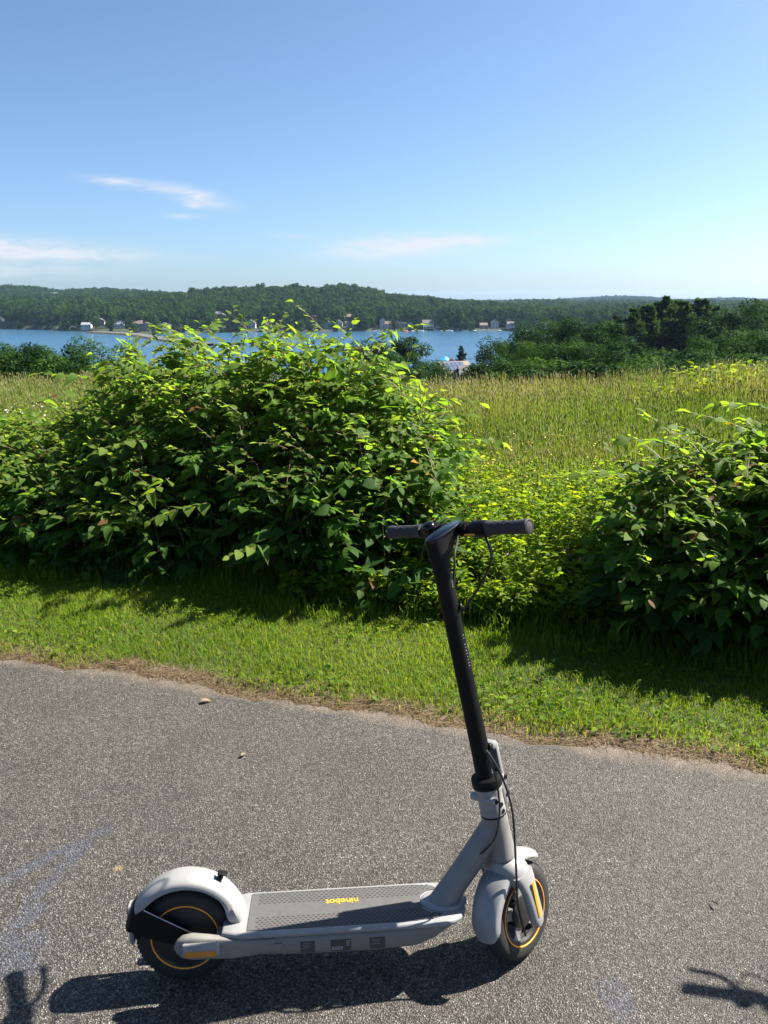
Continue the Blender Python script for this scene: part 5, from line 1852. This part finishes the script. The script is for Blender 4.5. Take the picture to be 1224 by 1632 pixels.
def blades(u, v, hgt, wid, bend, tint, name, label, m, zoff=0.0, flat=None, P3=None):
    """grass blades standing at (u, v) on the ground"""
    n = len(u) if P3 is None else len(P3)
    if P3 is None:
        x, y = uv_to_xy(u, v)
        P = np.stack([x, y, terrain(x, y) + zoff], -1)
    else:
        P = P3
    a = rng.uniform(0, 2 * np.pi, n)
    side = np.stack([np.cos(a), np.sin(a), np.zeros(n)], -1)
    lean = np.stack([-np.sin(a), np.cos(a), np.zeros(n)], -1) * bend[:, None]
    lean = lean + rng.normal(size=(n, 3)) * .12 * np.array([1, 1, 0])
    up = np.array([0, 0, 1.0])
    if flat is not None:
        up = up * flat
    V_ = np.empty((n, 5, 3))
    w = wid[:, None] * side
    h1 = P + (up * .6 + lean * .28) * hgt[:, None]
    V_[:, 0] = P - w * .5
    V_[:, 1] = P + w * .5
    V_[:, 2] = h1 - w * .38
    V_[:, 3] = h1 + w * .38
    V_[:, 4] = P + (up * (1 - .25 * np.clip(bend, 0, 1.5)[:, None]) + lean) * hgt[:, None]
    b = (np.arange(n) * 5)[:, None]
    F_ = np.concatenate([b + np.array([[0, 1, 3]]), b + np.array([[0, 3, 2]]), b + np.array([[2, 3, 4]])])
    me_ = bulk_mesh(name, V_.reshape(-1, 3), F_, m, np.repeat(tint, 5))
    o = link(name, me_)
    tag(o, label, kind='stuff')
    return o


def vnoise(x, y, s):
    return .5 + .25 * (np.sin(x * s + 1.3 * np.sin(y * s * .7)) + np.sin(y * s * 1.1 + 1.7 * np.sin(x * s * .6 + 2)))


n = 185000
u = rng.uniform(-4.7, 1.5, n)
v = rng.uniform(.0, 1.75, n) ** 1.0
ev = np.interp(u, us, edge_v)
dens = sm(.0, .12, v - ev * .8 - .07 * (vnoise(u, v, 6) - .3)) * (1 - .45 * sm(1.2, 1.7, v))
ok = rng.random(n) < dens
u, v = u[ok], v[ok]
n = len(u)
x, y = uv_to_xy(u, v)
patch = vnoise(x, y, 3.1)
h = rng.uniform(.024, .054, n) * (.75 + .5 * vnoise(x, y, 7)) * (.8 + .6 * sm(.9, 1.5, v))
tint = np.clip(.30 + .35 * (patch - .5) + rng.normal(size=n) * .14 + .12 * (1 - sm(.05, .25, v)), 0, .85)
tint = np.where(rng.random(n) < .05 + .20 * (1 - sm(.06, .26, v)), rng.uniform(.85, 1, n), tint)
blades(u, v, h, rng.uniform(.0018, .0040, n), np.abs(rng.normal(size=n)) * .55 + .1, tint, 'lawn_grass', 'mown bright green grass of the verge beside the path', M['lawn'])
# dead grass and thatch along the asphalt edge
n = 11000
u = rng.uniform(-4.6, 1.5, n)
v = np.interp(u, us, edge_v) + rng.normal(size=n) * .032 + .03
blades(u, v, rng.uniform(.02, .075, n), rng.uniform(.0014, .0032, n), rng.uniform(.7, 1.4, n), rng.uniform(0, 1, n), 'dry_thatch', 'dry tan grass litter along the edge of the asphalt', M['straw'], zoff=.006, flat=np.array([1, 1, .12]))
# clover and plantain in the turf
n = 9000
u = rng.uniform(-4.5, 1.4, n)
v = rng.uniform(.10, 1.3, n)
cl_p = sm(.5, .75, vnoise(u * 1.3 + 2, v * 2, 4)) * .5 + .9 * np.exp(-((u - .05) / .6) ** 2 - ((v - .18) / .16) ** 2)
ok = rng.random(n) < cl_p
u, v = u[ok], v[ok]
x, y = uv_to_xy(u, v)
P = np.stack([x, y, terrain(x, y) + rng.uniform(.012, .04, len(u))], -1)
D = rand_unit(len(u)) * np.array([1, 1, .3])
N_ = np.array([0, 0, 1.0]) + rng.normal(size=D.shape) * .35
X, Y, Z = frames(D, N_)
V_, F_ = stamp(LEAFS[0], LF, P, X, Y, Z, rng.uniform(.014, .034, len(u)))
tag(link('clover', bulk_mesh('clover', V_, F_, M['weed'], np.repeat(np.clip(rng.normal(size=len(u)) * .2 + .45, 0, 1), len(LEAFS[0])))), 'small round clover leaves in the mown verge', kind='stuff')

# ------------------------------------------------------------------ tall grass and weeds at the foot of the thickets
n = 9000
u = rng.uniform(-4.8, -.9, n)
v = rng.uniform(.95, 1.75, n) - .1 * np.sin(u * 3)
hh = rng.uniform(.08, .32, n) * (.35 + .65 * sm(1.0, 1.45, v))
blades(u, v, hh, rng.uniform(.003, .006, n), np.abs(rng.normal(size=n)) * .35 + .05, np.clip(rng.normal(size=n) * .15 + .25, 0, 1), 'long_grass', 'long uncut grass at the foot of the left bushes', M['lawn'])
n = 5000
u = rng.uniform(-.6, 1.6, n)
v = rng.uniform(.80, 1.5, n)
hh = rng.uniform(.08, .30, n) * (.35 + .65 * sm(.85, 1.3, v))
blades(u, v, hh, rng.uniform(.003, .006, n), np.abs(rng.normal(size=n)) * .4 + .05, np.clip(rng.normal(size=n) * .15 + .25, 0, 1), 'long_grass', 'long uncut grass at the foot of the right bush', M['lawn'])


def weed_patch(name, label, P0, hgt, nl, size, tint, m=M['weed'], slim=.75):
    """upright leafy stalks"""
    n = len(P0)
    LPp, LDd, LNn, LSs, LTt, st = [], [], [], [], [], []
    for i in range(n):
        a = rng.uniform(0, 6.28)
        ln = np.array([np.cos(a), np.sin(a), 0]) * rng.uniform(0, .4) * hgt[i]
        q = np.linspace(0, 1, 4)[:, None]
        st.append((P0[i] + ln * q ** 1.7 + np.array([0, 0, 1]) * hgt[i] * q, .0022 * (1.2 - q[:, 0]), rng.uniform(0, .6)))
        k = nl
        f = rng.uniform(.18, 1.0, k)
        aa = rng.uniform(0, 6.28, k)
        d = np.stack([np.cos(aa), np.sin(aa), rng.uniform(-.1, .75, k)], -1)
        LPp.append(P0[i] + ln * (f ** 1.7)[:, None] + np.array([0, 0, 1]) * (hgt[i] * f)[:, None] + d * .012)
        LDd.append(d)
        LNn.append(np.array([0, 0, 1.0]) + rng.normal(size=(k, 3)) * .45)
        LSs.append(size * rng.uniform(.6, 1.3, k) * (1.15 - .4 * f))
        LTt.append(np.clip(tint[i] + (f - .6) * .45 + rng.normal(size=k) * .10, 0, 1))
    P, D, N_, S_, T_ = map(np.concatenate, (LPp, LDd, LNn, LSs, LTt))
    X, Y, Z = frames(D, N_)
    V_, F_ = stamp(LEAFS[1], LF, P, X, Y, Z, np.stack([S_, S_ * slim, S_], -1))
    V2, F2, T2 = tubes(st, 3)
    me_ = bulk_mesh(name, np.concatenate([V_, V2]), np.concatenate([F_, F2 + len(V_)]), m, np.concatenate([np.repeat(T_, len(LEAFS[1])), T2 * .3]))
    me_.polygons.foreach_set('use_smooth', [True] * len(me_.polygons))
    return tag(link(name, me_), label, kind='stuff')


n = 2700
px = rng.uniform(440, 1020, n)
v = 1.08 + 3.4 * rng.random(n) ** 1.35
y = (EC + v) / (ND[1] + ND[0] * (px - 612) / 1274)
x = (px - 612) / 1274 * y
gz = terrain(x, y)
hgt = rng.uniform(.22, .62, n) * (.36 + .64 * sm(1.0, 1.9, v)) * (1 - .35 * sm(3, 4.4, v)) * (.75 + .5 * vnoise(x, y, 4))
hgt *= np.where(px < 560, .75, 1)
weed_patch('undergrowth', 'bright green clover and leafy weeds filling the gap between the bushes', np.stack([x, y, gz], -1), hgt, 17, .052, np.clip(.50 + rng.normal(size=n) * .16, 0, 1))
# grass among the weeds
n = 9000
px = rng.uniform(560, 1000, n)
v = 1.0 + 4 * rng.random(n)
y = (EC + v) / (ND[1] + ND[0] * (px - 612) / 1274)
x = (px - 612) / 1274 * y
blades(None, None, rng.uniform(.15, .5, n) * (.4 + .6 * sm(1.0, 1.9, v)), rng.uniform(.003, .006, n), np.abs(rng.normal(size=n)) * .4 + .05, np.clip(rng.normal(size=n) * .2 + .4, 0, 1), 'weedy_grass', 'tall grass growing through the weeds between the bushes', M['lawn'], P3=np.stack([x, y, terrain(x, y)], -1))

# ------------------------------------------------------------------ the hay meadow
HEAD = np.array([[0, 0, 0], [.3, .5, 0], [.3, -.25, .43], [.3, -.25, -.43], [1, 0, 0]], float)
HEADF = np.array([[0, 1, 2], [0, 2, 3], [0, 3, 1], [4, 2, 1], [4, 3, 2], [4, 1, 3]])
n = 62000
yy = 5.2 + 11.5 * rng.random(n) ** .85
q = rng.uniform(-.56, .56, n)
x, y = q * yy, yy
v = xy_to_v(x, y)
ok = (v > 2.6) & (v < 13.2)
x, y, v = x[ok], y[ok], v[ok]
n = len(x)
gz = terrain(x, y)
tall = .38 + .20 * sm(4, 8, v)
patch = vnoise(x * 1.0, y * 1.6, 1.1)
clump = vnoise(x * 1.9 + 3, y * 1.3, 2.3)
hh = tall * rng.uniform(.66, 1.15, n) * (.72 + .3 * patch + .32 * clump)
P = np.stack([x, y, gz], -1)
tint = np.clip(.16 + .50 * (patch - .4) + .26 * sm(6.5, 10.5, v) + rng.normal(size=n) * .16, 0, .95)
leanv = np.stack([rng.normal(size=n) * .12 - .06, rng.normal(size=n) * .12, np.zeros(n)], -1) * hh[:, None]
top = P + leanv + np.array([0, 0, 1]) * hh[:, None]
a = rng.uniform(0, 6.28, n)
sd = np.stack([np.cos(a), np.sin(a), 0 * a], -1)
wst = (.0012 + .00018 * y)[:, None]
V1 = np.stack([P - sd * wst, P + sd * wst, top + sd * wst * .6, top - sd * wst * .6], 1).reshape(-1, 3)
F1 = (np.arange(n) * 4)[:, None] + np.array([[0, 1, 2, 3]])
me_ = bulk_mesh('meadow_stalks', V1, F1, M['meadow'], np.repeat(np.clip(tint + .1, 0, 1), 4))
tag(link('meadow_stalks', me_), 'upright hay grass stalks of the field behind the bushes', kind='stuff')
hs = rng.random(n) < .62
k = int(hs.sum())
hd_d = norm(leanv[hs] * .8 + np.array([0, 0, 1.0]) * hh[hs][:, None] + rng.normal(size=(k, 3)) * .08)
X, Y, Z = frames(hd_d, rand_unit(k))
hl = rng.uniform(.05, .105, k)
hw = (.0045 + .0005 * y[hs]) * rng.uniform(.8, 1.4, k)
V2, F2 = stamp(HEAD, HEADF, top[hs] - X * (hl * .3)[:, None], X, Y, Z, np.stack([hl, hw, hw], -1))
me_ = bulk_mesh('seed_heads', V2, F2, M['meadow'], np.repeat(np.clip(tint[hs] + .38 + rng.normal(size=k) * .12, 0, 1), 5))
tag(link('seed_heads', me_), 'tan seed heads of the hay grass in the field', kind='stuff')
m2 = 85000
i = rng.integers(0, n, m2)
P3 = P[i] + np.stack([rng.normal(size=m2) * .06, rng.normal(size=m2) * .06, np.zeros(m2)], -1)
blades(None, None, hh[i] * rng.uniform(.45, .95, m2), .0045 + .0005 * P3[:, 1] * rng.uniform(.6, 1.3, m2), np.abs(rng.normal(size=m2)) * .45 + .1, np.clip(tint[i] * .8 + rng.normal(size=m2) * .12 - .05, 0, 1), 'meadow_grass', 'green and tan grass blades of the field', M['meadow'], P3=P3)

# wild flowers
PET = np.array([[0, 0, 0]] + [[math.cos(2 * math.pi * i / 6), math.sin(2 * math.pi * i / 6), .25] for i in range(6)], float)
PETF = np.array([[0, i + 1, (i + 1) % 6 + 1] for i in range(6)])


def flowers(name, label, P, size, m):
    n = len(P)
    N_ = np.array([.1, -.25, 1.0]) + rng.normal(size=(n, 3)) * .35
    Z = norm(N_)
    X = norm(np.cross(Z, rand_unit(n)))
    Y = np.cross(Z, X)
    V_, F_ = stamp(PET, PETF, P, X, Y, Z, size)
    Pb = P.copy()
    Pb[:, 2] = terrain(P[:, 0], P[:, 1])
    w = np.array([.0015, 0, 0])
    o = len(V_)
    V3 = np.stack([Pb - w, Pb + w, P], 1).reshape(-1, 3)
    F3 = (np.arange(n) * 3)[:, None] + np.array([[0, 1, 2]]) + o
    me_ = bulk_mesh(name, np.concatenate([V_, V3]), np.concatenate([F_, F3]), m)
    return tag(link(name, me_), label, kind='stuff')


n = 500
px = np.clip(rng.normal(size=n) * 110 + 830, 640, 1100)
yy = rng.uniform(5.2, 9.5, n)
x = (px - 612) / 1274 * yy
flowers('yellow_flowers', 'small yellow flowers dotted through the near field', np.stack([x, yy, terrain(x, yy) + rng.uniform(.30, .50, n)], -1), rng.uniform(.005, .009, n), M['flower_y'])
n = 70
px = rng.uniform(-60, 160, n) ** 1.0
px = np.where(rng.random(n) < .7, rng.uniform(-40, 60, n), px)
yy = rng.uniform(7.5, 11, n)
x = (px - 612) / 1274 * yy
flowers('white_daisies', 'white daisies in the field at the left edge', np.stack([x, yy, terrain(x, yy) + rng.uniform(.45, .66, n)], -1), rng.uniform(.009, .016, n), M['flower_w'])
n = 60
px = rng.uniform(640, 960, n)
yy = rng.uniform(4.2, 5.6, n)
x = (px - 612) / 1274 * yy
flowers('pink_clover', 'pink clover heads among the weeds between the bushes', np.stack([x, yy, terrain(x, yy) + rng.uniform(.22, .42, n)], -1), rng.uniform(.008, .014, n), M['flower_p'])
# brighter leafy growth along the crest of the field on the right
n = 420
px = rng.uniform(985, 1330, n)
yy = rng.uniform(11.5, 14.0, n)
x = (px - 612) / 1274 * yy
hgt = rng.uniform(.45, .75, n) * (.55 + .45 * sm(980, 1180, px))
weed_patch('crest_weeds', 'bright green leafy weeds along the crest of the field on the right', np.stack([x, yy, terrain(x, yy)], -1), hgt, 16, .13, np.clip(.5 + rng.normal(size=n) * .15, 0, 1))

# scraps lying on the path
def ground_at(px, row):
    c, s_ = math.cos(PITCH), math.sin(PITCH)
    t = (PH / 2 - row) / FPX
    k = CAM_H / (s_ - t * c)
    return k * (px - PW / 2) / FPX, k * (c + t * s_)


for px, row, ang, sz, lab in [(320, 1119, .3, .045, 'small yellow fallen leaf on the path near the verge, left'), (384, 1207, 1.2, .028, 'tiny dry leaf lying alone on the path left of the stem'), (1140, 1452, 2.0, .03, 'pale grass scrap on the path right of the front wheel'), (175, 1058, .2, .05, 'grey twig at the edge of the verge on the left')]:
    x, y = ground_at(px, row)
    me_ = bulk_mesh('fallen_leaf', LEAFS[1] * np.array([sz, sz * (.25 if 'scrap' in lab or 'twig' in lab else .8), sz]), LF, M['straw'], np.full(len(LEAFS[1]), .75))
    o = link('fallen_leaf', me_)
    o.location = (x, y, .012)
    o.rotation_euler.z = ang
    tag(o, lab, 'leaf', 'scraps on the path')

# ------------------------------------------------------------------ the summer air over the lake
hz = MB().rbox((0, 0, 0), (14000, 14000, 96), 0)
hz.map(lambda p: p + Vector((0, 0, 11.9)))
hzm = bpy.data.materials.new('haze_air')
hzm.use_nodes = True
ht_ = hzm.node_tree
ht_.nodes.remove(ht_.nodes['Principled BSDF'])
pv = ht_.nodes.new('ShaderNodeVolumePrincipled')
pv.inputs['Color'].default_value = (.45, .68, 1.0, 1)
pv.inputs['Density'].default_value = .00006
pv.inputs['Anisotropy'].default_value = .2
ht_.links.new(pv.outputs[0], ht_.nodes['Material Output'].inputs['Volume'])
haze = hz.build('haze', hzm, smooth=False)
tag(haze, 'thin blue summer haze over the lake', kind='stuff')
